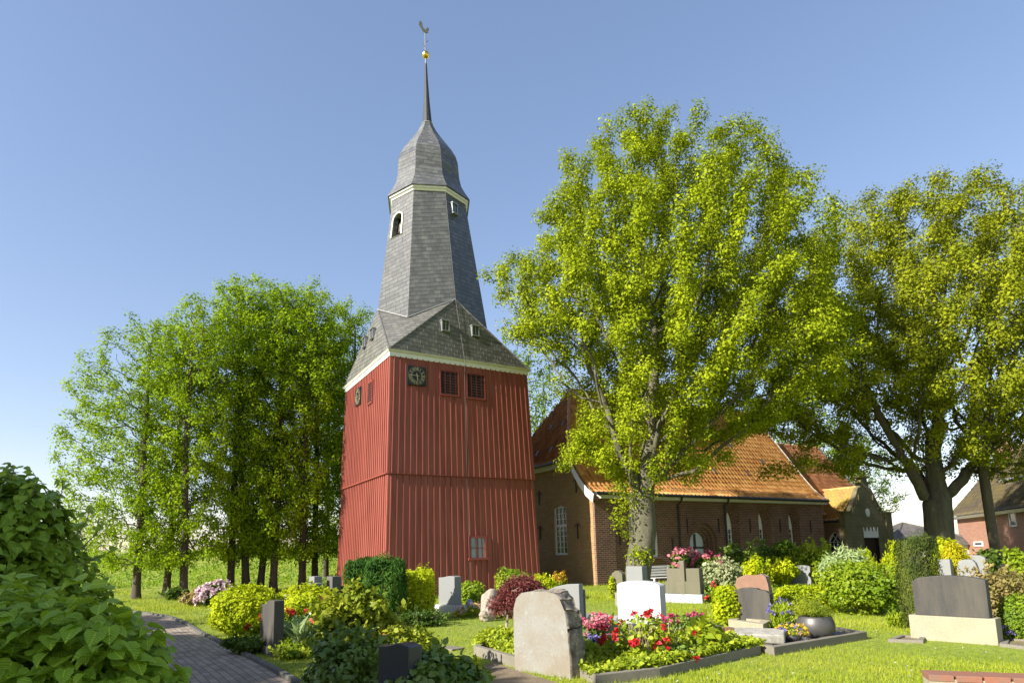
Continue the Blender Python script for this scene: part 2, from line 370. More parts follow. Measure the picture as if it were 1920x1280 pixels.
S['grey_l']=stonemat('light_grey_granite',(.19,.195,.19),.18,120,.6,(.20,.20,.18),3,.15)
S['brownst']=stonemat('brown_grey_stone',(.039,.036,.032),.3,110,.75,(.08,.07,.05),3,.25,True)
S['dark']=stonemat('polished_dark_granite',(.035,.038,.048),.35,150,.28,(.05,.045,.045),3,.03)
S['olive']=stonemat('weathered_sandstone',(.135,.12,.078),.22,90,.85,(.11,.105,.06),2.2,.3,True)
S['reddish']=stonemat('reddish_granite',(.235,.125,.075),.22,80,.75,(.17,.095,.06),4,.3)
S['redpol']=stonemat('polished_red_granite',(.26,.10,.07),.3,120,.25,(.2,.08,.06),4,.05)
S['conc']=stonemat('yellow_exposed_concrete',(.29,.26,.175),.35,160,.85,(.34,.30,.20),3,.4)
S['kerb']=stonemat('concrete_kerb',(.19,.17,.13),.2,80,.85,(.16,.145,.10),3,.3)
S['rough']=stonemat('rough_rock',(.24,.20,.15),.5,30,.9,(.07,.06,.045),9,1.0)
S['boulder']=stonemat('pinkish_boulder',(.33,.27,.205),.25,40,.85,(.28,.23,.18),4,.5)
S['bluewhite']=stonemat('marbled_stone',(.34,.36,.40),.4,14,.6,(.10,.11,.13),9,.2)
S['gravel']=stonemat('grey_gravel',(.30,.295,.28),.6,60,.9,(.14,.14,.13),25,1.0)
S['soil']=stonemat('soil',(.15,.11,.065),.35,40,.95,(.22,.165,.095),3,.8)
S['kerbdark']=stonemat('path_edging',(.11,.105,.09),.25,60,.9,(.06,.06,.04),4,.4)
S['potmetal']=simple('pot_metal',(.10,.094,.088),.46,metal=.45,var=.12,scale=4,bs=.03)

# ------------------------------------------------------------------ foliage helpers
def unit(v): return v/np.maximum(np.linalg.norm(v,axis=-1,keepdims=True),1e-9)
TPL={
 'kite':(np.array([[0,0,0],[.36,.45,.10],[0,1,-.05],[-.36,.45,.10]]),[np.array([[0,1,2,3]])]),
 'oval':(np.array([[0,0,0],[.30,.25,.10],[.32,.6,.10],[0,1,-.08],[-.32,.6,.10],[-.30,.25,.10],[0,.45,0]]),[np.array([[0,1,2,6],[6,2,3,4],[0,6,4,5]])]),
 'narrow':(np.array([[0,0,0],[.12,.45,.05],[0,1,-.1],[-.12,.45,.05]]),[np.array([[0,1,2,3]])]),
 'needle':(np.array([[-.07,0,0],[.07,0,0],[0,1,-.05]]),[np.array([[0,1,2]])]),
 'heart':(np.array([[0,0,0],[.24,-.10,.05],[.47,.06,.13],[.50,.36,.13],[.30,.74,.04],[0,1.06,-.16],[-.30,.74,.04],[-.50,.36,.13],[-.47,.06,.13],[-.24,-.10,.05],[0,.34,.0],[0,.7,-.04]]),
          [np.array([[0,1,2,10],[10,2,3,11],[11,3,4,5],[0,10,8,9],[10,11,7,8],[11,5,6,7]])]),
}
def leaf_mesh(name, c, size, nrm, rng, tpl='kite', tint=None, axis=None, uv=False):
    c=np.asarray(c); n=len(c); T,FF=TPL[tpl]; k=len(T)
    nrm=unit(nrm); a=rng.normal(size=(n,3)) if axis is None else axis
    y=unit(a-nrm*np.sum(a*nrm,1,keepdims=True)); x=np.cross(y,nrm)
    s=np.broadcast_to(np.asarray(size),(n,))[:,None,None]
    V=c[:,None,:]+s*(T[None,:,0:1]*x[:,None,:]+T[None,:,1:2]*y[:,None,:]+T[None,:,2:3]*(rng.uniform(-.3,2.2,(n,1,1)))*nrm[:,None,:])
    off=(np.arange(n)*k)[:,None,None]
    faces=[(f[None]+off).reshape(-1,f.shape[1]) for f in FF]
    if tint is None: tint=rng.random(n)
    return np_mesh(name, V.reshape(-1,3), faces, np.repeat(tint,k), uv=np.tile(T[:,:2],(n,1)) if uv else None, smooth=(tpl in('heart',)))
def sines(rng, P, freq, K=7):
    """cheap smooth 3D noise, roughly -1..1"""
    r=np.zeros(len(P))
    for _ in range(K):
        k=rng.normal(size=3)*freq; r+=np.sin(P@k+rng.random()*6.28)
    return r/math.sqrt(K)*1.1

def grow(attr, path, step, kill, infl, rng, tropism=(0,0,.15), maxit=140):
    P=[np.array(p,float) for p in path]; par=[-1]+list(range(len(path)-1))
    A=np.asarray(attr); alive=np.ones(len(A),bool)
    pos=np.array(P); d=np.linalg.norm(A[:,None]-pos[None],axis=2); near=d.argmin(1); dist=d.min(1)
    kids={}; trop=np.array(tropism)
    for it in range(maxit):
        act=alive&(dist<infl)
        if not act.any():
            if not alive.any(): break
            act=alive&(dist<=dist[alive].min()*1.25)
        ids=np.where(act)[0]; nd=near[ids]; dv=unit(A[ids]-pos[nd])
        u,inv=np.unique(nd,return_inverse=True); sm=np.zeros((len(u),3)); np.add.at(sm,inv,dv)
        dr=unit(unit(sm)+trop+rng.normal(size=sm.shape)*.22)
        newp=pos[u]+dr*step; keep=[]
        for i,q in enumerate(u):
            ok=all(np.linalg.norm(newp[i]-k)>step*.35 for k in kids.get(q,[]))
            if ok and len(kids.get(q,[]))<4: kids.setdefault(q,[]).append(newp[i]); keep.append(i)
            else: # stuck: drop its nearest attractor
                j=ids[nd==q]; alive[j[np.argmin(dist[j])]]=False
        if keep:
            b=len(pos); newp=newp[keep]; par+=[int(u[i]) for i in keep]; pos=np.concatenate([pos,newp])
            aid=np.where(alive)[0]
            if len(aid):
                dd=np.linalg.norm(A[aid][:,None]-newp[None],axis=2); m=dd.argmin(1); md=dd.min(1); up=md<dist[aid]
                dist[aid[up]]=md[up]; near[aid[up]]=b+m[up]
            alive&=~(dist<kill)
    return pos,np.array(par)
def branch_mesh(name, pos, par, Rt, tip, flare=1.5, npath=1, sides=(9,5,3)):
    n=len(pos); tips=np.zeros(n); ch=[[] for _ in range(n)]
    for i in range(1,n): ch[par[i]].append(i)
    for i in range(n-1,-1,-1):
        if not ch[i]: tips[i]=1
        if par[i]>=0: tips[par[i]]+=tips[i]
    e=math.log(max(tips[0],2))/math.log(Rt/tip); rad=tip*tips**(1/e)
    z0=pos[0,2]
    for i in range(npath): rad[i]*=1+ (flare-1)*max(0,1-(pos[i,2]-z0)/1.0)**2
    dirs=np.zeros((n,3))
    for i in range(1,n): dirs[i]=pos[i]-pos[par[i]]
    dirs[0]=pos[ch[0][0]]-pos[0] if ch[0] else (0,0,1)
    main={i:max(c,key=lambda k:tips[k]) for i,c in enumerate(ch) if c}
    for i in range(1,n):
        if i in main: dirs[i]=unit(unit(dirs[i])+unit(pos[main[i]]-pos[i]))
    dirs=unit(dirs)
    def rings(c,d,r,k):
        ref=np.where(np.abs(d[:,:1])<.8,np.array([[1.,0,0]]),np.array([[0,1.,0]]))
        x=unit(np.cross(d,ref)); y=np.cross(d,x); a=np.arange(k)*2*PI/k
        return c[:,None]+r[:,None,None]*(np.cos(a)[None,:,None]*x[:,None]+np.sin(a)[None,:,None]*y[:,None])
    V=[];F=[];b=0; idx=np.arange(1,n); ismain=np.array([main.get(par[i])==i for i in idx])
    for lo,hi,k in ((Rt*.22,9e9,sides[0]),(Rt*.05,Rt*.22,sides[1]),(0,Rt*.05,sides[2])):
        s=idx[(rad[idx]>=lo)&(rad[idx]<hi)]; mm=ismain[s-1]
        if not len(s): continue
        p=par[s]; d0=np.where(mm[:,None],dirs[p],dirs[s]); r0=np.where(mm,rad[p],np.minimum(rad[p],rad[s]*1.25))
        a=rings(pos[p],d0,r0,k); c=rings(pos[s],dirs[s],rad[s],k)
        m=len(s); V.append(np.concatenate([a,c],1).reshape(-1,3))
        o=b+np.arange(m)[:,None]*2*k; i=np.arange(k)[None]; j=(i+1)%k
        F.append(np.stack([o+i,o+j,o+k+j,o+k+i],2).reshape(-1,4)); b+=m*2*k
    me=np_mesh(name,np.concatenate(V),F,smooth=True)
    return me,rad,tips
def env_points(prof, n, rng, gap=.25, freq=.9, ydepth=1.0, shell=.55):
    """prof: rows (z, cx, halfwidth); random points in that lumpy solid of revolution"""
    pr=np.array(sorted(prof)); out=[]; tot=0
    zs=np.linspace(pr[:,0].min(),pr[:,0].max(),200); wd=np.interp(zs,pr[:,0],pr[:,2]); cdf=np.cumsum(wd**2); cdf/=cdf[-1]
    sx=rng.integers(1e9)
    while tot<n:
        z=np.interp(rng.random(n),cdf,zs); h=np.interp(z,pr[:,0],pr[:,2]); cx=np.interp(z,pr[:,0],pr[:,1])
        a=rng.random(n)*2*PI; r=rng.random(n)**shell
        d=np.stack([np.cos(a),np.sin(a),z*.35],1)
        r2=np.random.default_rng(sx)
        lump=1+.11*sines(r2,d,2.2)+.06*sines(r2,d,5)
        P=np.stack([cx+h*lump*r*np.cos(a),h*lump*r*np.sin(a)*ydepth,z],1)
        keep=sines(r2,P,freq)>-1.3+gap*1.8
        out.append(P[keep]); tot+=keep.sum()
    return np.concatenate(out)[:n]
def make_tree(name, label, cat, loc, prof, path, Rt, leafkey, bark, seed, na=1800, step=.38, kill=.55, lpn=14, lsize=.15, spread=.3, gap=.25, tip=.014, maxtips=3, ydepth=1., group=None, trop=(0,0,.12), shell=.55, rz=0, clump=.35, tpl='kite', sprouts=None, frac=.6, extra=None):
    rng=np.random.default_rng(seed)
    A=env_points(prof,na,rng,gap,ydepth=ydepth,shell=shell)
    if extra:
        A=np.concatenate([A]+[np.array(e[:3])+rng.normal(size=(e[4],3))*np.array(e[3]) for e in extra])
    pos,par=grow(A,path,step,kill,9e9,rng,trop)
    t=thing(name,label,cat,loc,rz,group)
    me,rad,tips=branch_mesh('trunk',pos,par,Rt,tip,npath=len(path))
    link('trunk',me,M[bark],t,world=False)
    zb=min(p[0] for p in prof)
    L=np.where((tips<=maxtips)&(pos[:,2]>zb*.9))[0]
    L=L[rng.random(len(L))<frac]; k=rng.poisson(lpn,len(L)); c=np.repeat(pos[L],k,0); ct=np.repeat(rng.random(len(L)),k)
    off=np.clip(rng.normal(size=c.shape),-1.7,1.7)*spread*np.array([1,1,.85])*.6; c=c+off
    if sprouts is not None:
        q=np.concatenate([np.array(s[:3])+rng.normal(size=(s[4],3))*s[3] for s in sprouts]); c=np.concatenate([c,q]); off=np.concatenate([off,rng.normal(size=q.shape)*.3]); ct=np.concatenate([ct,rng.random(len(q))])
    cen=np.array([np.mean([p[1] for p in prof]),0,np.mean([p[0] for p in prof])])
    nrm=unit(off)*.8+np.array([0,0,.75])+unit(c-cen)*.35+rng.normal(size=c.shape)*.45
    tint=np.clip(clump*ct+(1-clump)*rng.random(len(c)),0,1)
    me=leaf_mesh('crown',c,lsize*(.45+1.1*rng.random(len(c))),nrm,rng,tpl,tint)
    link('crown',me,LEAF[leafkey],t,world=False)
    print(name,'nodes',len(pos),'leaves',len(c))
    return t
def shrub(name, label, cat, px0, py0, px1, py1, leaf, n=2500, size=.05, form='round', d=None, rough=.13, tpl='kite', flowers=None, e=2.4, stems=9, twig='twig', deep=.28, group=None, yr=1.0, base=0.0, seed=None, blobs=9, sink=.6, h=None, tilt=.5):
    rng=np.random.default_rng(seed if seed is not None else int(px0*7+py0*13))
    pxc=(px0+px1)/2
    if d is None: d=float(G(pxc,py1)[1])
    hw=(px1-px0)/2/F_PX*d; dc=d+hw*yr*sink
    sc=dc/d; hw*=sc
    P=D(pxc,py1,dc); top=D(pxc,py0,dc); loc=np.array([P[0],P[1],base]); H=max(.08,top[2]-base) if h is None else h
    t=thing(name,label,cat,tuple(loc),0,group)
    R=np.array([hw,hw*yr,H/2]); cz=H/2
    if form in('round','box','column'):
        ee={'round':e,'box':4.5,'column':6.0}[form]
        dd=unit(rng.normal(size=(n,3))); 
        if form!='round':
            dd=rng.uniform(-1,1,size=(n,3)); dd=unit(dd/np.abs(dd).max(1,keepdims=True))
        f=(np.abs(dd)**ee).sum(1)**(-1/ee)
        r=1-deep*np.abs(rng.normal(size=n))*.6
        r=np.maximum(r,.25)*(1+rough*sines(rng,dd,3.2)+rough*.5*sines(rng,dd,8))
        c=dd*f[:,None]*r[:,None]; nrm=unit(dd/R)+rng.normal(size=(n,3))*tilt+np.array([0,0,.3]); c=c*R+[0,0,cz]
        ax=None if form!='column' else np.array([0,0,1.])+rng.normal(size=(n,3))*.4
    elif form=='loose':
        bc=unit(rng.normal(size=(blobs,3)))*rng.uniform(.35,.72,size=(blobs,1)); br=rng.uniform(.30,.52,blobs)
        w=rng.integers(blobs,size=n); dd=unit(rng.normal(size=(n,3)))
        c=bc[w]+dd*(br[w]*(1-deep*np.abs(rng.normal(size=n))*.7))[:,None]
        c[:,2]=np.maximum(c[:,2],-1.0+.1*rng.random(n)); nrm=dd*.8+rng.normal(size=(n,3))*tilt+np.array([0,0,.5]); c=c*R+[0,0,cz]; ax=None
    elif form=='spray':      # upright sprigs
        K=blobs; a=rng.random(K)*6.28; rr=np.sqrt(rng.random(K)); bx=np.stack([np.cos(a)*rr*.8,np.sin(a)*rr*.8],1)
        hh=H*(1-.45*rr**1.5)*rng.uniform(.75,1.03,K); w=rng.integers(K,size=n); s=rng.random(n)**.75
        sp=(1-s*.75)*.22*hw
        c=np.stack([bx[w,0]*R[0]*(.65+.35*s),bx[w,1]*R[1]*(.65+.35*s),hh[w]*s],1)+rng.normal(size=(n,3))*np.stack([sp,sp,sp*.6],1)
        nrm=rng.normal(size=(n,3))+unit(np.stack([bx[w,0],bx[w,1],bx[w,0]*0],1)+1e-6)*.8; ax=np.array([0,0,1.2])+rng.normal(size=(n,3))*.45
    elif form=='weep':       # drooping strands
        a=rng.random(n)*6.28; u=rng.random(n); v=u**.8
        rr=np.sin(v*PI/2)**.9; c=np.stack([np.cos(a)*rr*R[0],np.sin(a)*rr*R[1],H*np.cos(v*PI/2*.98)],1)*(1-deep*.5*np.abs(rng.normal(size=(n,1))))*(1+rough*sines(rng,np.stack([np.cos(a),np.sin(a),v*0],1),6)[:,None])
        nrm=unit(c/R)+rng.normal(size=(n,3))*.4; ax=np.stack([np.cos(a)*.3,np.sin(a)*.3,-np.ones(n)],1)+rng.normal(size=(n,3))*.25
    if form in ('round','box','column','loose'):
        K=max(6,n//220); w=rng.integers(K,size=n//14); sdir=unit(rng.normal(size=(K,3))+[0,0,.7]); f0=.92
        sv=rng.random(len(w)); q=sdir[w]*R*(f0+sv[:,None]*rng.uniform(.06,.30,K)[w][:,None])+[0,0,cz]+rng.normal(size=(len(w),3))*size*.35
        c[:len(w)]=q; nrm[:len(w)]=rng.normal(size=(len(w),3))+[0,0,.4]
    c[:,2]=np.maximum(c[:,2],.01)
    tint=np.clip(.45*rng.random(n)+.55*(.5+.5*sines(rng,c/hw,2.5)),0,1)
    link('foliage',leaf_mesh('foliage',c,size*(.6+.8*rng.random(n)),nrm,rng,tpl,tint,ax),LEAF[leaf],t,world=False)
    if stems:
        mb=MB()
        for i in range(stems):
            a=rng.random()*6.28; q=rng.random()**.5*.75
            tipp=Vector((math.cos(a)*q*R[0],math.sin(a)*q*R[1],H*rng.uniform(.55,.9))); b=Vector((tipp.x*.25,tipp.y*.25,-.03))
            mid=(b+tipp)/2+Vector(rng.normal(size=3)*hw*.08)
            r0=.02*max(.3,min(1.2,hw)); mb.tube([b,mid,tipp],[r0,r0*.7,r0*.35],4)
        mb.build('stems',M[twig],t,world=False)
    for fl in (flowers or []):
        key,nf,fs,zmin=fl[:4]; nm=fl[4] if len(fl)>4 else 'blossoms'
        pick=np.where(c[:,2]>H*zmin)[0]; o=unit((c[pick]-[0,0,cz*.8])/R); sc2=np.linalg.norm((c[pick]-[0,0,cz])/R,axis=1)
        pick=pick[np.argsort(-sc2+rng.random(len(pick))*.25)[:nf*3]]; pick=rng.choice(pick,min(nf,len(pick)),replace=False)
        fc=c[pick]+unit((c[pick]-[0,0,cz*.7])/R)*size*.8; m=9
        q=np.repeat(fc,m,0); dd=unit(rng.normal(size=q.shape)+unit(q-[0,0,cz*.5])*.9); tt=np.repeat(rng.random(len(fc)),m)*.6+rng.random(len(q))*.4
        link(nm,leaf_mesh(nm,q+dd*fs*.22,fs*(.75+.4*rng.random(len(q))),dd+rng.normal(size=q.shape)*.4,rng,'kite',tt),LEAF[key],t,world=False)
    return t

# ================================================================== SETTING
AL=1.041
rv=Vector((math.sin(AL),math.cos(AL),0)); lv=Vector((-math.cos(AL),math.sin(AL),0)); Zv=Vector((0,0,1))
def rayplane(px,py,p0,n):
    r=Vector(ray(px,py)); o=Vector((0,0,EYE)); return o+r*((Vector(p0)-o).dot(n)/r.dot(n))
# lawn: one sheet to the horizon
m,t,b,o=newmat('lawn'); tc=N(t,'ShaderNodeTexCoord')
n1=N(t,'ShaderNodeTexNoise',Scale=.35,Detail=6.0); n2=N(t,'ShaderNodeTexNoise',Scale=9.0,Detail=6.0)
for q in (n1,n2): t.links.new(tc.outputs['Object'],q.inputs['Vector'])
c1=ramp(t,n2.outputs['Fac'],[(.3,(.10,.15,.012)),(.55,(.20,.25,.018)),(.8,(.33,.33,.045))])
c1=mix(t,ramp(t,n1.outputs['Fac'],[(.45,(0,0,0)),(.75,(.6,.6,.6))]),c1,(.31,.29,.05))
t.links.new(c1,b.inputs['Base Color']); b.inputs['Roughness'].default_value=.95; bump(t,b,n2.outputs['Fac'],.6,.03)
M['lawn']=m
g=MB(); g.face([(-900,-900,0),(900,-900,0),(900,900,0),(-900,900,0)]); tag(g.build('ground',M['lawn']),kind='structure')
# dyke bank behind the limes
rows=[]
xs=np.linspace(-75,3,90); prof=[(33.5,-.02),(35,.35),(37,.95),(39.5,1.75),(42,2.05),(48,2.1),(56,-.05)]
rng0=np.random.default_rng(3)
Vb=np.array([[(x, y-.12*x, z*(1-.35*max(0,(x+6)/9)**2 if x>-6 else 1)+.05*math.sin(x*1.7+y)) for x in xs] for y,z in prof]).reshape(-1,3)
nx=len(xs); Fb=[np.array([[j*nx+i,j*nx+i+1,(j+1)*nx+i+1,(j+1)*nx+i] for j in range(len(prof)-1) for i in range(nx-1)])]
ob=link('embankment',np_mesh('embankment',Vb,Fb,smooth=True),M['lawn']); tag(ob,kind='structure')
def bank_z(x,y):
    z=np.interp(y+.12*x,[p[0] for p in prof],[p[1] for p in prof]); return z
rng0=np.random.default_rng(5); n=26000
bx=rng0.uniform(-40,0,n); by=rng0.uniform(33.5,43,n)-.12*bx; bz=bank_z(bx,by)
cl=.5+.5*sines(rng0,np.stack([bx,by,bz],1),1.2)
cc=np.stack([bx,by,bz+rng0.random(n)**1.5*.45*cl],1)
me=leaf_mesh('meadow_grass',cc,.16+.16*rng0.random(n),rng0.normal(size=(n,3))+[0,-.4,.4],rng0,'narrow',np.clip(cl*.6+.4*rng0.random(n),0,1),np.array([0,0,1.])+rng0.normal(size=(n,3))*.45)
tag(link('meadow_grass',me,LEAF['meadow']),'tall grass and weeds covering the bank behind the lime row','grass',kind='stuff')
# paved path + kerb
edge=[G(*p)[:2] for p in ((600,1330),(545,1280),(490,1247),(440,1222),(395,1198),(370,1186),(350,1172))]
e3=np.array([edge[0]*1]+edge[1:]); ext=[np.array([.5,4.0]),np.array([-1.0,5.9])]
E3=np.array(ext+[tuple(q) for q in edge[1:]]+[(-10.2,18.6),(-13.5,21.5),(-22,25)])
nrm2=np.zeros_like(E3); dd=np.gradient(E3,axis=0); nrm2[:,0]=-dd[:,1]; nrm2[:,1]=dd[:,0]; nrm2=unit(nrm2)
def smooth_line(P,n=60):
    t_=np.linspace(0,len(P)-1,n); i=np.arange(len(P)); q=np.stack([np.interp(t_,i,P[:,k]) for k in range(P.shape[1])],1)
    for _ in range(3): q[1:-1]=(q[:-2]+2*q[1:-1]+q[2:])/4
    return q
EL=smooth_line(E3); dd=np.gradient(EL,axis=0); nl=unit(np.stack([-dd[:,1],dd[:,0]],1))
m,t,b,o=newmat('paving'); uv=N(t,'ShaderNodeTexCoord')
br=N(t,'ShaderNodeTexBrick'); br.offset=.5
for k,v in (('Scale',1.0),('Brick Width',.21),('Row Height',.105),('Mortar Size',.006),('Bias',0.0)): br.inputs[k].default_value=v
br.inputs['Color1'].default_value=(0,0,0,1); br.inputs['Color2'].default_value=(1,1,1,1); br.inputs['Mortar'].default_value=(.1,.1,.1,1)
t.links.new(uv.outputs['UV'],br.inputs['Vector'])
c1=ramp(t,br.outputs['Color'],[(0,(.20,.155,.115)),(.5,(.27,.215,.16)),(1,(.34,.27,.20))])
nz=N(t,'ShaderNodeTexNoise',Scale=1.5,Detail=8.0,Roughness=.7); t.links.new(uv.outputs['Object'],nz.inputs['Vector'])
c1=mix(t,ramp(t,nz.outputs['Fac'],[(.5,(0,0,0)),(.75,(.6,.6,.6))]),c1,(.13,.12,.07)); c1=mix(t,br.outputs['Fac'],c1,(.06,.055,.04))
t.links.new(c1,b.inputs['Base Color']); b.inputs['Roughness'].default_value=.9; bump(t,b,br.outputs['Fac'],-.5,.01)
cum=np.concatenate([[0],np.cumsum(np.linalg.norm(np.diff(EL,axis=0),axis=1))])
V=[];U=[]
for i in range(len(EL)):
    for w_ in (0,1.9): q=EL[i]+nl[i]*w_; V.append((q[0],q[1],.006)); U.append((cum[i],w_))
F=np.array([[2*i,2*i+2,2*i+3,2*i+1] for i in range(len(EL)-1)])
tag(link('path',np_mesh('path',V,[F],uv=U),M['paving'] if 'paving' in M else m),kind='structure')
kb=MB(); rg=random.Random(4)
L=0
while L<cum[-1]-1.0:
    l2=min(L+.95,cum[-1]); q=[np.array([np.interp(s,cum,EL[:,0]),np.interp(s,cum,EL[:,1])]) for s in (L,l2-.015)]
    d_=unit(q[1]-q[0]); nn=np.array([d_[1],-d_[0]]); z=.055+rg.uniform(-.008,.008)
    a,b2=q; c_=[a,b2,b2+nn*.09,a+nn*.09]
    kb.hexa([(p[0],p[1],-.03) for p in c_]+[(p[0],p[1],z) for p in c_]); L=l2
tag(kb.build('path_kerb',S['kerbdark'],bevel=.012),kind='structure')

# ================================================================== BELL TOWER
TC=Vector((-3.656,28.796,0)); HE,HM,W0,W1=9.588,4.817,7.003,6.351
def hw(z): return (W0+(W1-W0)*z/HE)/2
FR=[(-lv,rv),(-rv,-lv),(lv,-rv),(rv,lv)]      # outward normal, tangent
def FP(k,u,z,out=0.0,met=False):
    n_,t_=FR[k]; h=hw(z); return TC+n_*(h+out)+t_*(u if met else u*h)+Zv*z
def face_hit(k,px,py):
    z=5.0
    for _ in range(6):
        p=rayplane(px,py,FP(k,0,z),FR[k][0]); z=p.z
    return (p-TC).dot(FR[k][1]),z
tower=thing('bell_tower','red boarded wooden bell tower with slate octagonal spire, clock and weathercock','bell tower',tuple(TC))
def cladding(name,z0,z1,o):
    mb=MB()
    for k in range(4):
        mb.face([FP(k,-1,z0,o)-FR[k][1]*o,FP(k,1,z0,o)+FR[k][1]*o,FP(k,1,z1,o)+FR[k][1]*o,FP(k,-1,z1,o)-FR[k][1]*o])
        nb=26
        for i in range(nb):
            u=(i+.5)/nb*2-1; hw_=.030
            for_=[]
            for z in (z0+.005,z1):
                c_=FP(k,u,z,o); t_=FR[k][1]; n_=FR[k][0]
                for_.append([c_-t_*hw_,c_+t_*hw_,c_+t_*hw_*.8+n_*.05,c_-t_*hw_*.8+n_*.05])
            mb.hexa([for_[0][0],for_[0][1],for_[0][2],for_[0][3],for_[1][0],for_[1][1],for_[1][2],for_[1][3]])
        for s in (-1,1):
            a=FP(k,s,z0,o)+FR[k][1]*s*o; c_=FP(k,s,z1,o)+FR[k][1]*s*o; t_=FR[k][1]*(-s)*.11; n_=FR[k][0]*.02
            mb.hexa([a,a+t_,a+t_+n_,a+n_,c_,c_+t_,c_+t_+n_,c_+n_])
    return mb.build(name,M['red'],tower)
cladding('lower_cladding',-.1,HM,0.0)
cladding('upper_cladding',HM-.05,HE+.05,.055)
mb=MB()
for k in range(4):
    t_=FR[k][1]; a=FP(k,-1,HM,.03)-t_*.03; c_=FP(k,1,HM,.03)+t_*.03; n_=FR[k][0]*.07; z=Zv*.05
    mb.hexa([a-z,c_-z,c_+n_-z,a+n_-z,a,c_,c_+n_,a+n_])
mb.build('drip_board',M['red_l'],tower)
def ring(name,mat,z0,z1,o0,o1,par=tower):
    mb=MB()
    for k in range(4):
        h=hw(HE); n_,t_=FR[k]
        P=lambda u,o,z: TC+n_*(h+o)+t_*u*(h+o)+Zv*z
        mb.face([P(-1,o0,z0),P(1,o0,z0),P(1,o1,z1),P(-1,o1,z1)]); mb.face([P(-1,-.4,z0),P(1,-.4,z0),P(1,o0,z0),P(-1,o0,z0)])
        mb.face([P(-1,-.4,z1),P(-1,o1,z1),P(1,o1,z1),P(1,-.4,z1)])
    return mb.build(name,mat,par,merge=True)
ring('eave_board',M['white'],HE-.02,HE+.16,.10,.12)
ring('eave_moulding',M['cream'],HE+.163,HE+.25,.15,.20)
# slate skirt (square eave -> points over the face middles)
LX,L0=-.0157,.155
def lean(z): return Vector((L0+LX*z,0,0))
def Ro(z): return 2.627-.1385*(z-13)
AZ=[math.degrees(AL)+90+45*k for k in range(8)]
def OV(k,z,dr=0.0):
    a=math.radians(AZ[k%8]); return TC+Vector((math.sin(a),math.cos(a),0))*(Ro(z)+dr)+lean(z)+Zv*z
ZV=12.78; eh=hw(HE)+.13; ez=HE+.26
corner=[TC+(-lv-rv)*eh+Zv*ez,TC+(-rv+lv)*eh+Zv*ez,TC+(lv+rv)*eh+Zv*ez,TC+(rv-lv)*eh+Zv*ez]   # near, left, back, right
top=[OV(0,ZV),OV(2,ZV),OV(4,ZV),OV(6,ZV)]   # over right face, left face, back, far
mb=MB()
for k in range(4):
    # triangle over face k ; face0 = right face between corner3(right) and corner0(near)
    a,c_=(corner[0],corner[3]) if k==0 else (corner[k],corner[k-1])
    mid=(a+c_)/2
    # slight bell-cast: split triangle
    A2=a.lerp(top[k],.06)-Zv*.0; C2=c_.lerp(top[k],.06)
    mb.face([a,c_,top[k]])
    mb.face([corner[k],top[k],top[(k+1)%4]])
    n_=FR[k][0]
    d=Zv*(-.06)
    mb.face([a,a+d,c_+d,c_])
mb.build('skirt_roof',M['slate2'],tower)
mb=MB()
for k in range(8):
    zA=lambda j: ZV+.02 if j%2==0 else 11.86
    mb.tube([OV(k,zA(k),.03),OV(k+1,zA(k+1),.03)],.028,5)
mb.build('flashing',M['zinc'],tower)
mb=MB()
for k in range(4): mb.tube([corner[k],top[k]],.035,5); mb.tube([corner[k],top[(k+1)%4]],.035,5)
mb.build('hip_capping',M['slate2'],tower)
# octagonal shaft with an arched sound opening in the face between vertex 1 and 2
ZT=18.43; mb=MB(); Z0=10.9
def oct_hit(k,px,py):
    a,b2,c_=OV(k,13),OV(k+1,13),OV(k,18); n_=(b2-a).cross(c_-a).normalized(); p=rayplane(px,py,a,n_)
    z=p.z; A=OV(k,z); B=OV(k+1,z); return (p-A).dot((B-A).normalized())/(B-A).length,z,n_
def OP(k,s,z,out=0.0):
    a,b2,c_=OV(k,13),OV(k+1,13),OV(k,18); n_=(b2-a).cross(c_-a).normalized()
    if n_.dot(a-TC-Zv*13)<0: n_=-n_
    return OV(k,z).lerp(OV(k+1,z),s)+n_*out
s0,za,_=oct_hit(1,745.5,421)
Wd=(OV(1,za)-OV(2,za)).length
def arch(wd,h0,h1,n=10):   # half width, spring z rel, bottom
    return [(-wd,h0),(wd,h0)]+[(wd*math.cos(PI*i/n),h1+wd*math.sin(PI*i/n)) for i in range(n+1)]
def arch_at(wd): return [(s0+x/Wd,za+z) for x,z in arch(wd,-.62,.28)]
for k in range(8):
    if k!=1: mb.face([OP(k,0,Z0),OP(k,1,Z0),OP(k,1,ZT),OP(k,0,ZT)])
    else: mb.holed([(0,Z0),(1,Z0),(1,ZT),(0,ZT)],[arch_at(.30)],lambda a,z: OP(1,a,z))
shaft=mb.build('spire_shaft',M['slate'],tower)
# uv of the holed face: metres
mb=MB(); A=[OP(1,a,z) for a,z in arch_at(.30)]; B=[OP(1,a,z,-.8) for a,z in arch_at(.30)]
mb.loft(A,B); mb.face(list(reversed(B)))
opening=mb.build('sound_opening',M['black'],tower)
mb=MB(); A=[OP(1,a,z,.05) for a,z in arch_at(.30)]; B=[OP(1,a,z,.05) for a,z in arch_at(.375)]; C0=[OP(1,a,z,-.02) for a,z in arch_at(.375)]; C1=[OP(1,a,z,-.25) for a,z in arch_at(.30)]
mb.loft(A,B); mb.loft(B,C0); mb.loft(A,C1)
mb.build('arch_frame',M['cream'],opening)
mb=MB(); bp=OP(1,s0,za-.38,-.32); mb.lathe([(.02,.62),(.09,.6),(.14,.5),(.155,.3),(.18,.12),(.25,0),(.22,0),(.1,.3)],bp,14)
mb.tube([bp+Vector((0,0,.6)),bp+Vector((0,0,.95))],.03,6)
mb.build('bell',M['bronze'],opening,smooth=True)
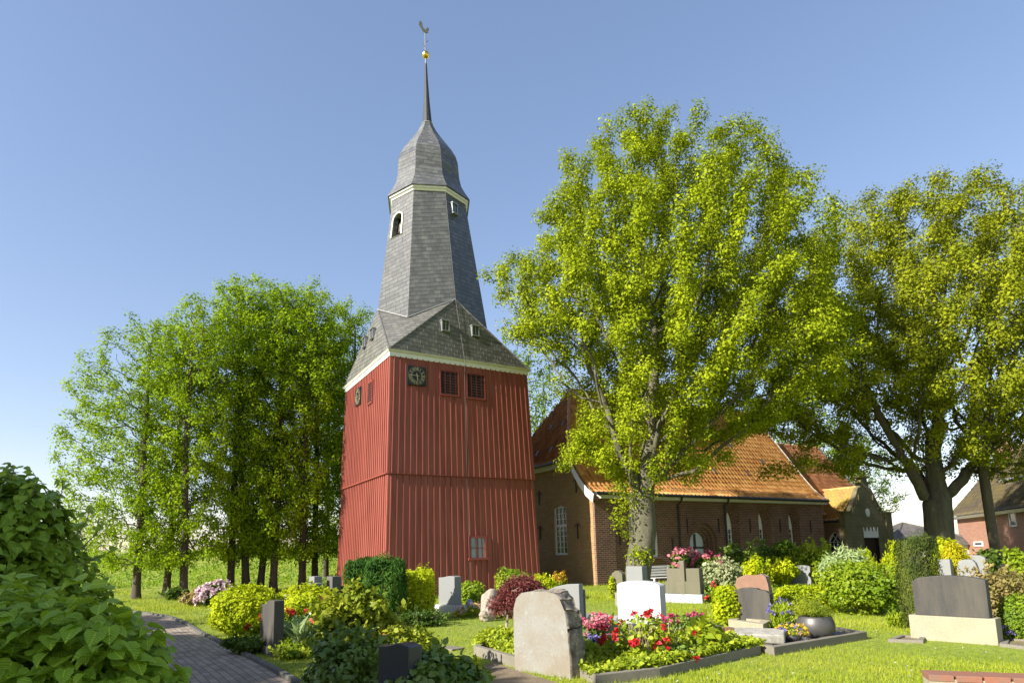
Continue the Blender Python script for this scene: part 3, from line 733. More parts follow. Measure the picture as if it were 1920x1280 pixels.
def hatch(P,nrm,wd,h,parent=tower,depth=.5):
    nh=Vector((nrm.x,nrm.y,0)).normalized(); t_=Zv.cross(nh).normalized()
    fr=MB()
    for s in (-1,1): fr.box(P+t_*s*(wd/2-.02)-nh*(depth/2-.1),(.045,depth,h),(t_,nh,Zv))
    fr.box(P+Zv*(h/2+.02)-nh*(depth/2-.12),(wd+.06,depth+.04,.04),(t_,nh,Zv)); fr.box(P-Zv*(h/2)+nh*.05-nh*depth/2+nh*.06,(wd+.03,depth+.12,.035),(t_,nh,Zv))
    fr.box(P+nh*.06,(.035,.05,h),(t_,nh,Zv))
    f=fr.build('roof_window',M['zinc'],parent)
    g_=MB(); g_.box(P-nh*(depth/2-.07),(wd-.05,depth-.02,h-.02),(t_,nh,Zv)); g_.build('pane',M['glass'],f); return f
n0=(corner[3]-corner[0]).cross(top[0]-corner[0]).normalized(); n1_=(corner[0]-corner[1]).cross(top[1]-corner[1]).normalized()
for px,py in ((834,612.5),(890,622)):
    p=rayplane(px,py,corner[0],n0); hatch(p+(-lv)*.02,-lv,.36,.46)
for px,py in ((701,627),(686.5,643)):
    p=rayplane(px,py,corner[0],n1_); hatch(p+(-rv)*.02,-rv,.34,.46)
s1,z1,nn=oct_hit(7,850,394); p=OP(7,s1,z1); outn=(OP(7,s1,z1,1)-p); hatch(p+outn*.02,outn,.36,.5,depth=.3)
# cornice and bulbous cap
cc=TC+Vector((L0,0,0)); rot=math.radians(AZ[0])
mb=MB(); mb.lathe([(Ro(ZT)-.05,ZT-.07),(Ro(ZT)+.05,ZT-.07),(Ro(ZT)+.08,ZT-.01),(Ro(ZT)+.16,ZT+.04),(Ro(ZT)+.16,ZT+.12),(Ro(ZT)-.1,ZT+.12)],cc,8,rot,(LX,0)); mb.build('cornice',M['white'],tower)
mb=MB(); capp=[(Ro(ZT)+.1,ZT+.123),(Ro(ZT)+.24,ZT+.126),(Ro(ZT)+.22,ZT+.2),(1.88,18.98),(1.70,19.35),(1.61,19.8),(1.585,20.2),(1.56,20.6),(1.45,21.0),(1.24,21.4),(.97,21.8),(.70,22.2),(.46,22.6),(.27,23.0),(.2,23.05)]
mb.lathe(capp,cc,8,rot,(LX,0)); mb.build('cap_roof',M['slate'],tower)
s2=MB(); p=None
a_=math.radians(AZ[7]+22.5); 
mb=MB(); mb.lathe([(.28,22.97),(.31,23.0),(.27,23.06),(.2,23.06)],cc,8,rot,(LX,0)); mb.build('spire_collar',M['zinc'],tower)
mb=MB(); mb.lathe([(.245,23.03),(.15,24.3),(.085,25.6),(.055,26.42),(.0,26.43)],cc,12,rot,(LX,0)); mb.build('spire_needle',M['dark'],tower,smooth=True)
mb=MB(); bz=26.93; mb.tube([cc+lean(z)-Vector((L0,0,0))+Zv*z for z in (26.3,27.2,28.22)],[.04,.032,.022],6); 
for s,z in ((.16,27.72),(-.12,27.42)): mb.tube([cc+lean(z)-Vector((L0,0,0))+Zv*(z-.08),cc+lean(z)-Vector((L0,0,0))+rv*s*.6+Zv*z,cc+lean(z)-Vector((L0,0,0))+rv*s+Zv*(z+.12)],.012,4)
mb.build('spire_rod',M['lightning'],tower)
mb=MB(); cb=cc+lean(bz)-Vector((L0,0,0))+Zv*bz; mb.lathe([(.185*math.sin(PI*i/12),-.2*math.cos(PI*i/12)) for i in range(13)],cb,20); mb.build('spire_ball',M['gilt'],tower,smooth=True)
co=cc+lean(28.2)-Vector((L0,0,0))+Zv*28.2
ck=[(0,0),(.10,0),(.15,.06),(.155,.2),(.19,.17),(.18,.24),(.15,.30),(.12,.31),(.09,.27),(.05,.20),(0,.17),(-.08,.22),(-.12,.33),(-.13,.45),(-.17,.54),(-.24,.60),(-.28,.56),(-.25,.53),(-.29,.48),(-.26,.46),(-.30,.40),(-.26,.38),(-.27,.31),(-.21,.24),(-.15,.12),(-.07,.03)]
cdir=Vector((.97,.24,0)); cn=Vector((-.24,.97,0))
mb=MB(); mb.prism([co+cdir*x*1.05+Zv*z*1.05-cn*.025 for x,z in ck],cn*.05); mb.build('weathercock',M['copper'],tower)
# louvres
def louvre(k,px0,py0,px1,py1,n=9):
    u0,z0=face_hit(k,px0,py1); u1,z1=face_hit(k,px1,py0)
    if u0>u1: u0,u1=u1,u0
    n_,t_=FR[k]; f=MB(); P=lambda u,z,o: FP(k,u,z,.055+o,True)
    def bar(ua,ub,za,zb,o0,o1): f.hexa([P(ua,za,o0),P(ub,za,o0),P(ub,za,o1),P(ua,za,o1),P(ua,zb,o0),P(ub,zb,o0),P(ub,zb,o1),P(ua,zb,o1)])
    w_=.055
    bar(u0-w_,u0,z0-w_,z1+w_,.0,.075); bar(u1,u1+w_,z0-w_,z1+w_,.0,.075); bar(u0,u1,z1,z1+w_,.0,.072); bar(u0,u1,z0-w_,z0,.0,.082)
    fo=f.build('louvre_window',M['red_l'],tower)
    d_=MB(); d_.face([P(u0,z0,.042),P(u1,z0,.042),P(u1,z1,.042),P(u0,z1,.042)]); d_.build('painted_shade_panel',M['black'],fo)  # black panel laid over the boards, painted shade instead of a recess
    s=MB()
    for i in range(n):
        z=z0+(i+.35)*(z1-z0)/n; s.hexa([P(u0,z-.018,.066),P(u1,z-.018,.066),P(u1,z-.02,.07),P(u0,z-.02,.07),P(u0,z+.05,.043),P(u1,z+.05,.043),P(u1,z+.052,.046),P(u0,z+.052,.046)])
    s.build('slats',M['louvre'],fo)
louvre(0,825,700,856,739); louvre(0,875,705.5,905,745.5); louvre(1,694,714,703,758)
# clocks
def clock(k,pxc,pyc,half):
    uc,zc=face_hit(k,pxc,pyc); n_,t_=FR[k]; P=lambda u,z,o: FP(k,uc+u,zc+z,.055+o,True)
    def Q(u,z,o): return FP(k,0,zc,.055,True)+t_*(uc+u)+Zv*z+n_*o
    b_=MB(); h=half; b_.hexa([Q(-h,-h,.035),Q(h,-h,.035),Q(h,-h,.10),Q(-h,-h,.10),Q(-h,h,.035),Q(h,h,.035),Q(h,h,.10),Q(-h,h,.10)])
    bo=b_.build('clock',M['clock'],tower,bevel=.006)
    g_=MB(); R=h*.93
    def stroke(r0,a0,r1,a1,wd,o=.104):   # polar: radius, tangential offset at clock angle
        pass
    def bar2(p,q,wd,o):
        p=Vector((p[0],p[1])); q=Vector((q[0],q[1])); d=(q-p).normalized(); e=Vector((-d.y,d.x))*wd/2
        c_=[p-e,q-e,q+e,p+e]; g_.hexa([Q(v.x,v.y,o) for v in c_]+[Q(v.x,v.y,o+.006) for v in c_])
    for i in range(60):
        a=i*PI/30; bar2((R*.965*math.sin(a),R*.965*math.cos(a)),(R*math.sin(a),R*math.cos(a)),.016,.104)
    for i in range(48):
        a=i*PI/24; a2=a+PI/24; bar2((R*.57*math.sin(a),R*.57*math.cos(a)),(R*.57*math.sin(a2),R*.57*math.cos(a2)),.008,.104)
    num=['XII','I','II','III','IIII','V','VI','VII','VIII','IX','X','XI']
    for i,s in enumerate(num):
        a=i*PI/6; ex=Vector((math.cos(a),-math.sin(a))); ey=Vector((math.sin(a),math.cos(a))); r0,r1=R*.62,R*.93
        wds={'I':.034,'V':.075,'X':.085}; tot=sum(wds[c_] for c_ in s); x=-tot/2; sc=min(1,h*.5/tot); 
        for c_ in s:
            w2=wds[c_]; xa,xb,xm=x+.006,x+w2-.006,x+w2/2
            B=lambda xx,r: (ex*xx*sc*h/.40+ey*r)
            if c_=='I': bar2(B(xm,r0),B(xm,r1),.019,.104)
            elif c_=='V': bar2(B(xa,r1),B(xm,r0),.020,.104); bar2(B(xb,r1),B(xm,r0),.010,.1045)
            else: bar2(B(xa,r1),B(xb,r0),.020,.104); bar2(B(xb,r1),B(xa,r0),.010,.1045)
            x+=w2
    g_.build('numerals',M['gold'],bo)
    def hand(ang,ln,wd,o,nm):
        m_=MB(); e=Vector((math.sin(ang),math.cos(ang))); f=Vector((e.y,-e.x)); pts=[-e*.10-f*wd*.4,-e*.10+f*wd*.4,e*ln*.7+f*wd*.35,e*ln*.76+f*wd,e*ln,e*ln*.76-f*wd,e*ln*.7-f*wd*.35]
        m_.prism([Q(v.x,v.y,o) for v in pts],n_*.008); m_.build(nm,M['gold'],bo)
    hand(math.radians(272),R*.86,.032,.118,'minute_hand'); hand(math.radians(172),R*.55,.036,.130,'hour_hand')
    m_=MB(); m_.lathe([(.035,0),(.035,.04),(0,.04)],(0,0,0),10)
clock(0,779,706,.40); clock(1,677,744,.40)
# small window low on the right face
uc,zc=face_hit(0,895,1025); f=MB(); P=lambda u,z,o: FP(0,uc+u,zc+z,o,True)
def bar(f,ua,ub,za,zb,o0,o1): f.hexa([P(ua,za,o0),P(ub,za,o0),P(ub,za,o1),P(ua,za,o1),P(ua,zb,o0),P(ub,zb,o0),P(ub,zb,o1),P(ua,zb,o1)])
bar(f,-.42,-.32,-.46,.46,0,.09); bar(f,.32,.42,-.46,.46,0,.09); bar(f,-.32,.32,.37,.46,0,.088); bar(f,-.46,.46,-.53,-.44,0,.12)
wo=f.build('window',M['red_l'],tower)
f=MB(); bar(f,-.32,.32,-.44,.37,.039,.042); f.build('pane',M['glass_c'],wo)
f=MB(); bar(f,-.02,.02,-.44,.37,.043,.062); bar(f,-.32,-.02,-.055,-.02,.043,.06); bar(f,.02,.32,-.055,-.02,.043,.06); f.build('glazing_bars',M['red_l'],wo)
# lightning cable
uc,_=face_hit(0,874,900); mb=MB()
pth=[OV(0,ZT-.1,.05),OV(0,ZV,.06)]
p2=TC-lv*(eh+.02)+rv*uc*.8+Zv*(ez+.02); pth+=[p2+n0*.03 if n0.dot(-lv)>0 else p2-n0*.03]; pth+=[TC-lv*(hw(HE)+.24)+rv*uc*.9+Zv*(HE+.1), FP(0,uc,HE-.35,.13,True)]+[FP(0,uc,z,.12 if z>HM else .09,True) for z in (7,HM,2.5,0)]
mb.tube(pth,.009,5); mb.build('lightning_cable',M['lightning'],tower)

# ================================================================== CHURCH
CB=Vector((3.72,29.05,0))
def CH(t_,l_,z): return CB+rv*t_+lv*l_+Zv*z
church=thing('village_church','old brick village church with steep orange pantile roof and arched windows','church',tuple(CB))
LT=17.3; HWD=4.66
PR=np.array([(-.34,4.24),(.12,4.52),(.6,4.98),(1.25,5.82),(2.94,8.2),(HWD,10.55)])
cumP=np.concatenate([[0],np.cumsum(np.linalg.norm(np.diff(PR,axis=0),axis=1))])
def prof_at(s): return np.interp(s,cumP,PR[:,0]),np.interp(s,cumP,PR[:,1])
def tiled(name,fn,L0_,L1_,S1,mat,parent,keep=None,tw=.27,co=.36,amp=.05,step=.035,seed=0):
    """fn(a, s) -> (point, normal) arrays ; a runs along the eave, s up the slope"""
    na=int(round((L1_-L0_)/tw*5)); a=np.linspace(L0_,L1_,na+1); nc=int(math.ceil(S1/co)); ss=[];hh=[];cs=[]
    for j in range(nc):
        ss+=[j*co,min((j+1)*co,S1)]; hh+=[step,0.0]; cs+=[j,j]
    ss=np.array(ss); hh=np.array(hh); Aa,Ss=np.meshgrid(a,ss)
    rg=np.random.default_rng(seed)
    ph=(Aa/tw)%1.0; pan=np.where(ph<.62,np.cos((ph-.31)/.31*PI/2),-.55)
    jit=rg.normal(size=(nc,na//5+2))*.006; J=jit[np.array(cs)[:,None],(Aa/tw-L0_/tw).astype(int).clip(0,na//5+1)]
    h=pan*amp*1.3+hh[:,None]+J
    Pt,Nn=fn(Aa.ravel(),Ss.ravel()); V=Pt+Nn*h.ravel()[:,None]; n_=na+1
    ii=np.arange(na)[None]; jj=np.arange(len(ss)-1)[:,None]; F=np.stack([jj*n_+ii,jj*n_+ii+1,(jj+1)*n_+ii+1,(jj+1)*n_+ii],2).reshape(-1,4)
    if keep is not None:
        ca=Aa.ravel()[F].mean(1); cs_=Ss.ravel()[F].mean(1); F=F[keep(ca,cs_)]
    uvv=np.stack([Aa.ravel(),Ss.ravel()+1e-4],1)
    return link(name,np_mesh(name,V,[F],uv=uvv),mat,parent)
r3,l3=np.array(rv),np.array(lv); cb3=np.array(CB)
def nave_fn(a,s):
    l_,z=prof_at(s); e=.01; l2,z2=prof_at(s+e); l1,z1=prof_at(np.maximum(s-e,0)); dl,dz=l2-l1,z2-z1; q=np.sqrt(dl**2+dz**2); dl/=q; dz/=q
    P=cb3+a[:,None]*r3+l_[:,None]*l3; P[:,2]+=z; n_=-dz[:,None]*l3; n_=n_.copy(); n_[:,2]+=dl
    return P,n_
HIPZ,HIPL,HIPT,APT=6.02,1.38,-.35,2.25
def hip_t(l_): return HIPT+(APT-HIPT)*(l_-HIPL)/(HWD-HIPL)
def keep_n(a,s):
    l_,z=prof_at(s); return np.where(l_<HIPL,a>-.22,a>hip_t(l_))
roof=tiled('nave_roof',nave_fn,-.36,LT+.12,cumP[-1],M['tile'],church,keep_n)
hl=math.hypot(APT-HIPT,10.55-HIPZ)
def hip_fn(a,s):
    f=s/hl; tt=HIPT+(APT-HIPT)*f; z=HIPZ+(10.55-HIPZ)*f+.10*np.maximum(0,1-f*8)*0
    P=cb3+tt[:,None]*r3+a[:,None]*l3; P[:,2]+=z; n_=np.tile(-r3*(10.55-HIPZ)/hl,(len(a),1)); n_[:,2]+=(APT-HIPT)/hl; return P,n_
def keep_h(a,s):
    f=s/hl; lo=HIPL+(HWD-HIPL)*f; return (a>lo)&(a<2*HWD-lo)
hipr=tiled('hip_roof',hip_fn,HIPL,2*HWD-HIPL,hl,M['tile_d'],church,keep_h,seed=3)
mb=MB()
q0,q1=CH(HIPT,HIPL,HIPZ),CH(APT,HWD,10.55)
def ridge(mb,a,b2,rad=.11,n=26):
    for i in range(n):
        p,q=a.lerp(b2,i/n),a.lerp(b2,(i+1.12)/n); d=(q-p).normalized()
        mb.tube([p,q],[rad,rad*.88],7)
ridge(mb,q0,q1,.10,16); mb.build('hip_ridge',M['tile_d'],hipr)
mb=MB(); ridge(mb,CH(APT,HWD,10.56),CH(LT+.1,HWD,10.56),.12,40); mb.build('ridge_tiles',M['tile_d'],roof)
# far slope and under side so that light does not leak
mb=MB(); mb.face([CH(APT,HWD,10.5),CH(LT,HWD,10.5),CH(LT,2*HWD+.3,4.2),CH(-.2,2*HWD+.3,4.2),CH(HIPT,2*HWD-HIPL,HIPZ)]); mb.build('rear_roof_slope',M['tile_d'],church)
# verge at the east end: pale mortar line
mb=MB(); mb.tube([CH(LT+.13,l_,z+.03) for l_,z in PR],.07,5); mb.build('verge_mortar',M['cream'],roof)
# roof glass tiles and snow guard
for (a_,s_) in ((6.8,2.1),(9.6,2.1),(12.3,2.1),(8.2,3.6),(12.6,4.4),(5.4,4.6),(14.6,3.2)):
    Pp,Nn=nave_fn(np.array([a_]),np.array([s_])); Pq,_=nave_fn(np.array([a_]),np.array([s_+.34])); n_=Vector(Nn[0]); p=(Vector(Pp[0])+Vector(Pq[0]))/2+n_*.06; d=(Vector(Pq[0])-Vector(Pp[0])).normalized()
    mb=MB(); mb.box(p,(.22,.34,.02),(rv,d,n_)); mb.build('glass_tile',M['glass_t'],roof)
for a_,s_ in ((3.4,.9),(4.7,.9),(3.4,2.6),(4.6,2.6)):
    Pp,Nn=hip_fn(np.array([a_]),np.array([s_])); n_=Vector(Nn[0]); p=Vector(Pp[0])+n_*.07; d=n_.cross(lv)
    mb=MB(); mb.box(p,(.22,.32,.02),(lv,d,n_)); mb.build('glass_tile',M['glass_t'],hipr)
mb=MB()
for a_ in np.arange(5,16.6,1.25):
    Pp,Nn=nave_fn(np.array([a_]),np.array([.45])); p=Vector(Pp[0]); n_=Vector(Nn[0]); mb.tube([p,p+n_*.2],.012,4)
for h in (.10,.17):
    pts=[Vector(nave_fn(np.array([a_]),np.array([.45]))[0][0])+Vector(nave_fn(np.array([a_]),np.array([.45]))[1][0])*h for a_ in (5,10,16.3)]; mb.tube(pts,.010,4)
mb.build('snow_guard',M['dark'],roof)
# --- long wall with openings
def pointed(cx,wd,z0,zs,za,n=8):     # pointed arch outline, ccw
    h=za-zs; R=(wd*wd+h*h)/(2*wd)
    pts=[(cx-wd,z0),(cx+wd,z0)]
    for i in range(n+1):
        a=math.asin(min(1,h/R))*i/n; pts.append((cx+wd-R+R*math.cos(a),zs+R*math.sin(a)))
    for i in range(n-1,-1,-1):
        a=math.asin(min(1,h/R))*i/n; pts.append((cx-wd+R-R*math.cos(a),zs+R*math.sin(a)))
    return pts
def roundarch(cx,wd,z0,zs,n=16): return [(cx-wd,z0),(cx+wd,z0)]+[(cx+wd*math.cos(PI*i/n),zs+wd*math.sin(PI*i/n)) for i in range(n+1)]
LANC=(9.40,11.95,14.55); ZS=1.25
lo=[pointed(c_,.50,ZS-.12,3.05,3.98) for c_ in LANC]; li=[pointed(c_,.25,ZS+.12,2.85,3.55) for c_ in LANC]
BW=[(2.10,1.22),(3.92,1.22),(3.92,3.25),(3.5,3.36),(3.0,3.40),(2.5,3.36),(2.10,3.25)]
DO=roundarch(7.05,1.02,.02,1.86); D1=roundarch(7.05,.84,.02,1.86); D2=roundarch(7.05,.68,.02,1.86); D3=roundarch(7.05,.56,.02,1.86)
WZ=4.32; TH_=.5
mb=MB(); PW=lambda a,z: CH(a,0,z)
mb.holed([(0,-.1),(LT,-.1),(LT,WZ),(0,WZ)],lo+[BW,DO],PW)
def recess(mb,A,B,dA,dB): mb.loft([CH(a,dA,z) for a,z in A],[CH(a,dB,z) for a,z in B])
for a,b2 in zip(lo,li): recess(mb,a,b2,0,.42)
recess(mb,BW,BW,0,.16)
recess(mb,DO,DO,0,.14); 
mb.face([CH(LT,0,-.1),CH(LT,9.3,-.1),CH(LT,9.3,4.3),CH(LT,HWD,10.4),CH(LT,1.25,5.7),CH(LT,0,4.3)])
# west gable wall
gw=[(0,-.1),(9.3,-.1),(9.3,4.3),(8.05,5.75),(2*HWD-HIPL,HIPZ-.1),(HIPL,HIPZ-.1),(1.22,5.72),(.6,4.9),(.1,4.4),(0,4.32)]
GWIN=[(2.18,1.42),(3.30,1.42),(3.30,3.75),(2.74,3.88),(2.18,3.75)]
wall=mb.build('nave_wall',M['brick'],church)
mb=MB(); mb.holed([p for p in gw],[GWIN],lambda a,z: CH(0,a,z)); A=[CH(0,a,z) for a,z in GWIN]; B=[CH(.14,a,z) for a,z in GWIN]; mb.loft(A,B)
mb.build('gable_wall',M['brick_y'],church)
mb=MB(); mb.hexa([CH(-.03,-.14,-.1),CH(1.12,-.14,-.1),CH(1.12,-.003,-.1),CH(-.03,-.003,-.1),CH(-.03,-.14,4.1),CH(1.12,-.14,4.1),CH(1.12,-.003,4.1),CH(-.03,-.003,4.1)])
mb.build('corner_pilaster',M['brick'],church)
# door arch orders
def order(A,B,d0,d1): 
    mb=MB(); mb.loft([CH(a,d0,z) for a,z in A],[CH(a,d0,z) for a,z in B]); mb.loft([CH(a,d0,z) for a,z in B],[CH(a,d1,z) for a,z in B]); return mb
arch_=MB()
for A,B,d0,d1 in ((DO,D1,.14,.28),(D1,D2,.28,.40),(D2,D3,.40,.55)):
    q=order(A,B,d0,d1); arch_.v+=[]; 
    for f_ in q.f: arch_.face([q.v[i] for i in f_])
# voussoir ring on the wall face
def voussoir(mb,cx,zs,r0,r1,out,n=26,a0=0,a1=PI):
    for i in range(n):
        a=a0+(a1-a0)*i/n; b2=a0+(a1-a0)*(i+.82)/n
        P=lambda r,an,o: CH(cx+r*math.cos(an),o,zs+r*math.sin(an))
        mb.hexa([P(r0,a,-out),P(r1,a,-out),P(r1,b2,-out),P(r0,b2,-out),P(r0,a,.02),P(r1,a,.02),P(r1,b2,.02),P(r0,b2,.02)])
voussoir(arch_,7.05,1.86,1.03,1.24,.012)
do=arch_.build('door_arch',M['brick'],church)
mb=MB(); mb.prism([CH(a,.55,z) for a,z in D3],lv*.05); dr=mb.build('church_door',M['door'],church)
mb=MB(); mb.box(CH(7.02,.535,1.2),(.07,.03,2.3),(rv,lv,Zv)); mb.box(CH(6.77,.54,1.62),(.42,.025,.10),(rv,lv,Zv)); mb.box(CH(7.33,.54,1.62),(.52,.025,.10),(rv,lv,Zv)); mb.box(CH(6.92,.53,1.2),(.04,.03,2.25),(rv,lv,Zv)); mb.build('door_straps',M['dark'],dr)
# lancet windows
for c_,inn in zip(LANC,li):
    mb=MB(); mb.prism([CH(a,.425,z) for a,z in inn],lv*.02); pane=mb.build('lancet_window',M['glass'],church)
    mb=MB(); wd=.25
    for s in (-1,1): mb.box(CH(c_+s*(wd-.035),.40,(ZS+.12+2.85)/2),(.07,.04,2.85-ZS-.12),(rv,lv,Zv))
    mb.box(CH(c_,.402,2.05),(.03,.03,1.6),(rv,lv,Zv))
    for i in range(6): mb.box(CH(c_,.404,ZS+.16+i*.30),(.44,.03,.035),(rv,lv,Zv))
    tip_=[(a,z) for a,z in pointed(c_,.247,2.55,2.85,3.545)]
    mb.prism([CH(a,.395,z) for a,z in tip_],lv*.025); mb.build('window_frame',M['white'],pane)
    # brick hood arch on the face
    mb=MB(); out=pointed(c_,.50,3.05,3.05,3.98,10)[2:]; n_=len(out)
    for i in range(n_-1):
        (a,z),(a2,z2)=out[i],out[i+1]
        def sc(q,f): return (c_+(q[0]-c_)*f, 2.6+(q[1]-2.6)*(1+(f-1)*.75))
        for u in (0,.5):
            p=(a+(a2-a)*u,z+(z2-z)*u); p2=(a+(a2-a)*(u+.42),z+(z2-z)*(u+.42))
            A=[sc(p,1.02),sc(p,1.32),sc(p2,1.32),sc(p2,1.02)]
            mb.hexa([CH(x,-.012,y) for x,y in A]+[CH(x,.02,y) for x,y in A])
    mb.build('hood_arch',M['brick'],pane)
def sash(name,outline,depth,plane,nx_,ny_,split):
    """white framed window; plane(a,d,z)->point ; axes"""
    a0=min(p[0] for p in outline); a1=max(p[0] for p in outline); z0=min(p[1] for p in outline); z1=max(p[1] for p in outline)
    mb=MB(); mb.prism([plane(a,depth+.03,z) for a,z in outline],plane(0,depth+.05,0)-plane(0,depth+.03,0)); pane=mb.build(name,M['glass'],church)
    mb=MB()
    def bx(aa,ab,za,zb,d0,d1): mb.hexa([plane(aa,d0,za),plane(ab,d0,za),plane(ab,d1,za),plane(aa,d1,za),plane(aa,d0,zb),plane(ab,d0,zb),plane(ab,d1,zb),plane(aa,d1,zb)])
    bx(a0,a0+.09,z0,z1,depth-.05,depth+.028); bx(a1-.09,a1,z0,z1,depth-.05,depth+.028); bx(a0+.09,a1-.09,z0,z0+.09,depth-.048,depth+.028); bx(a0+.09,a1-.09,z1-.13,z1,depth-.048,depth+.028)
    bx(a0+.09,a1-.09,z0+(z1-z0)*split-.045,z0+(z1-z0)*split+.045,depth-.045,depth+.028)
    for i in range(1,nx_):
        x=a0+.09+(a1-a0-.18)*i/nx_; bx(x-.018,x+.018,z0+.09,z1-.13,depth-.02,depth+.026)
    for i in range(1,ny_):
        z=z0+.09+(z1-z0-.22)*i/ny_; bx(a0+.09,a1-.09,z-.016,z+.016,depth-.018,depth+.024)
    mb.build('window_frame',M['white'],pane); return pane
sash('nave_window',BW,.12,lambda a,d,z: CH(a,d,z),4,6,.55)
mb=MB(); mb.box(CH(3.01,-.03,1.16),(2.1,.2,.07),(rv,lv,Zv)); mb.build('window_sill',M['brick_p'],church)
sash('gable_window',GWIN,.10,lambda a,d,z: CH(d,a,z),3,8,.58)
# eaves: fascia, gutter, downpipes, barge board
mb=MB(); mb.hexa([CH(.25,-.30,4.0),CH(LT+.1,-.30,4.0),CH(LT+.1,-.003,4.0),CH(.25,-.003,4.0),CH(.25,-.30,4.24),CH(LT+.1,-.30,4.24),CH(LT+.1,.05,4.3),CH(.25,.05,4.3)]); mb.build('eave_board',M['cream'],church)
mb=MB(); mb.tube([CH(-.1,-.40,4.22),CH(LT+.1,-.40,4.20)],.075,8); mb.build('gutter',M['dark'],church)
for t_ in (5.33,8.72):
    mb=MB(); mb.tube([CH(t_,-.40,4.2),CH(t_,-.36,4.02),CH(t_,-.33,3.96),CH(t_,-.10,3.8),CH(t_,-.09,1.3)],.052,8); p_=mb.build('downpipe',M['dark'],church)
    mb=MB(); mb.tube([CH(t_,-.09,1.32),CH(t_,-.09,0)],.06,8); mb.build('standpipe',M['zinc'],p_)
mb=MB(); bl=[(-.40,4.10),(.1,4.42),(.6,4.90),(1.05,5.45),(1.42,5.98)]; wdt=[.36,.34,.31,.27,.20]
pts=[CH(-.26,l_,z+.06) for l_,z in bl]; low=[CH(-.26,l_+.10,z+.06-w_) for (l_,z),w_ in zip(bl,wdt)]
for i in range(len(bl)-1): mb.hexa([low[i],low[i+1],low[i+1]+rv*.05,low[i]+rv*.05,pts[i],pts[i+1],pts[i+1]+rv*.05,pts[i]+rv*.05])
mb.build('barge_board',M['white'],church)
mb=MB(); mb.hexa([CH(-.20,HIPL,HIPZ-.30),CH(-.20,8,HIPZ-.30),CH(-.003,8,HIPZ-.30),CH(-.003,HIPL,HIPZ-.30),CH(-.28,HIPL,HIPZ-.06),CH(-.28,8,HIPZ-.06),CH(-.003,8,HIPZ-.06),CH(-.003,HIPL,HIPZ-.06)]); mb.build('hip_eave_board',M['cream'],church)
mb=MB(); mb.tube([CH(-.42,HIPL-.05,HIPZ-.03),CH(-.42,8,HIPZ-.03)],.07,8); mb.build('hip_gutter',M['dark'],church)
# iron wall anchors
for l_,z in ((1.25,2.55),(1.25,4.75),(4.6,2.6),(4.6,4.4)):
    mb=MB(); mb.box(CH(-.03,l_,z),(.05,.05,.75),(rv,lv,Zv)); mb.tube([CH(-.035,l_-.25,z+.18),CH(-.035,l_-.12,z+.3),CH(-.035,l_,z+.28),CH(-.035,l_+.12,z+.3),CH(-.035,l_+.25,z+.18)],.02,4); mb.build('wall_anchor',M['dark'],church)
for t_,z in ((5.95,2.75),(8.25,2.75),(10.7,2.75),(13.25,2.75),(16.0,2.7),(4.85,1.75),(1.5,2.2)):
    mb=MB(); mb.box(CH(t_,-.03,z),(.045,.05,.75),(rv,lv,Zv)); mb.build('wall_anchor',M['dark'],church)
# --- choir
CT=24.6; CP=np.array([(.55,3.42),(.95,3.8),(HWD,8.62)]); cumC=np.concatenate([[0],np.cumsum(np.linalg.norm(np.diff(CP,axis=0),axis=1))])
def choir_fn(a,s):
    l_=np.interp(s,cumC,CP[:,0]); z=np.interp(s,cumC,CP[:,1]); P=cb3+a[:,None]*r3+l_[:,None]*l3; P[:,2]+=z
    d=np.array([HWD-.95,8.62-3.8]); d/=np.linalg.norm(d); n_=np.tile(-d[1]*l3,(len(a),1)); n_[:,2]+=d[0]; return P,n_
cr=tiled('choir_roof',choir_fn,LT-.05,CT,cumC[-1],M['tile_d'],church,seed=5)
mb=MB(); ridge(mb,CH(LT,HWD,8.64),CH(CT,HWD,8.64),.11,18); mb.build('ridge_tiles',M['tile'],cr)
mb=MB(); mb.tube([CH(CT+.02,HWD,8.62),CH(CT+.02,.55,3.4)],.08,5); mb.build('verge_mortar',M['dark'],cr)
mb=MB(); mb.face([CH(LT,HWD,8.6),CH(CT,HWD,8.6),CH(CT,8.7,3.4),CH(LT,8.7,3.4)]); mb.build('rear_roof_slope',M['tile_d'],church)
mb=MB(); mb.face([CH(LT,.9,-.1),CH(CT-.1,.9,-.1),CH(CT-.1,.9,3.75),CH(LT,.9,3.75)]); mb.face([CH(CT-.1,.9,-.1),CH(CT-.1,8.4,-.1),CH(CT-.1,8.4,3.7),CH(CT-.1,HWD,8.5),CH(CT-.1,.9,3.7)])
mb.build('choir_wall',M['brick'],church)
# --- porch
T0,T1,LF,TM=18.2,23.0,-.78,20.6
mb=MB(); PWIN=pointed(-.02,.42,.95,1.75,2.42); PWI=pointed(-.02,.38,1.0,1.75,2.36)
mb.holed([(.9,-.1),(.9,3.15),(LF+.02,3.15),(LF+.02,-.1)],[PWIN],lambda a,z: CH(T0,a,z)); mb.loft([CH(T0,a,z) for a,z in PWIN],[CH(T0+.14,a,z) for a,z in PWI])
pw=mb.build('porch_wall',M['brick_p'],church)
mb=MB(); mb.face([CH(T1,LF+.3,-.1),CH(T1,.9,-.1),CH(T1,.9,3.15),CH(T1,LF+.3,3.15)]); mb.build('porch_wall',M['brick_p'],church)
mb=MB(); mb.prism([CH(T0+.15,a,z) for a,z in PWI],rv*.02); pp=mb.build('porch_window',M['glass'],church)
mb=MB()
def tr(pts,rad=.022): mb.tube([CH(T0+.12,a,z) for a,z in pts],rad,5)
fr_=PWI+[PWI[0]]; tr(fr_,.035)
for x in (-.145,.105): tr([(x,1.0),(x,1.85)],.02)
for z in (1.25,1.5,1.75): tr([(-.40,z),(.36,z)],.018)
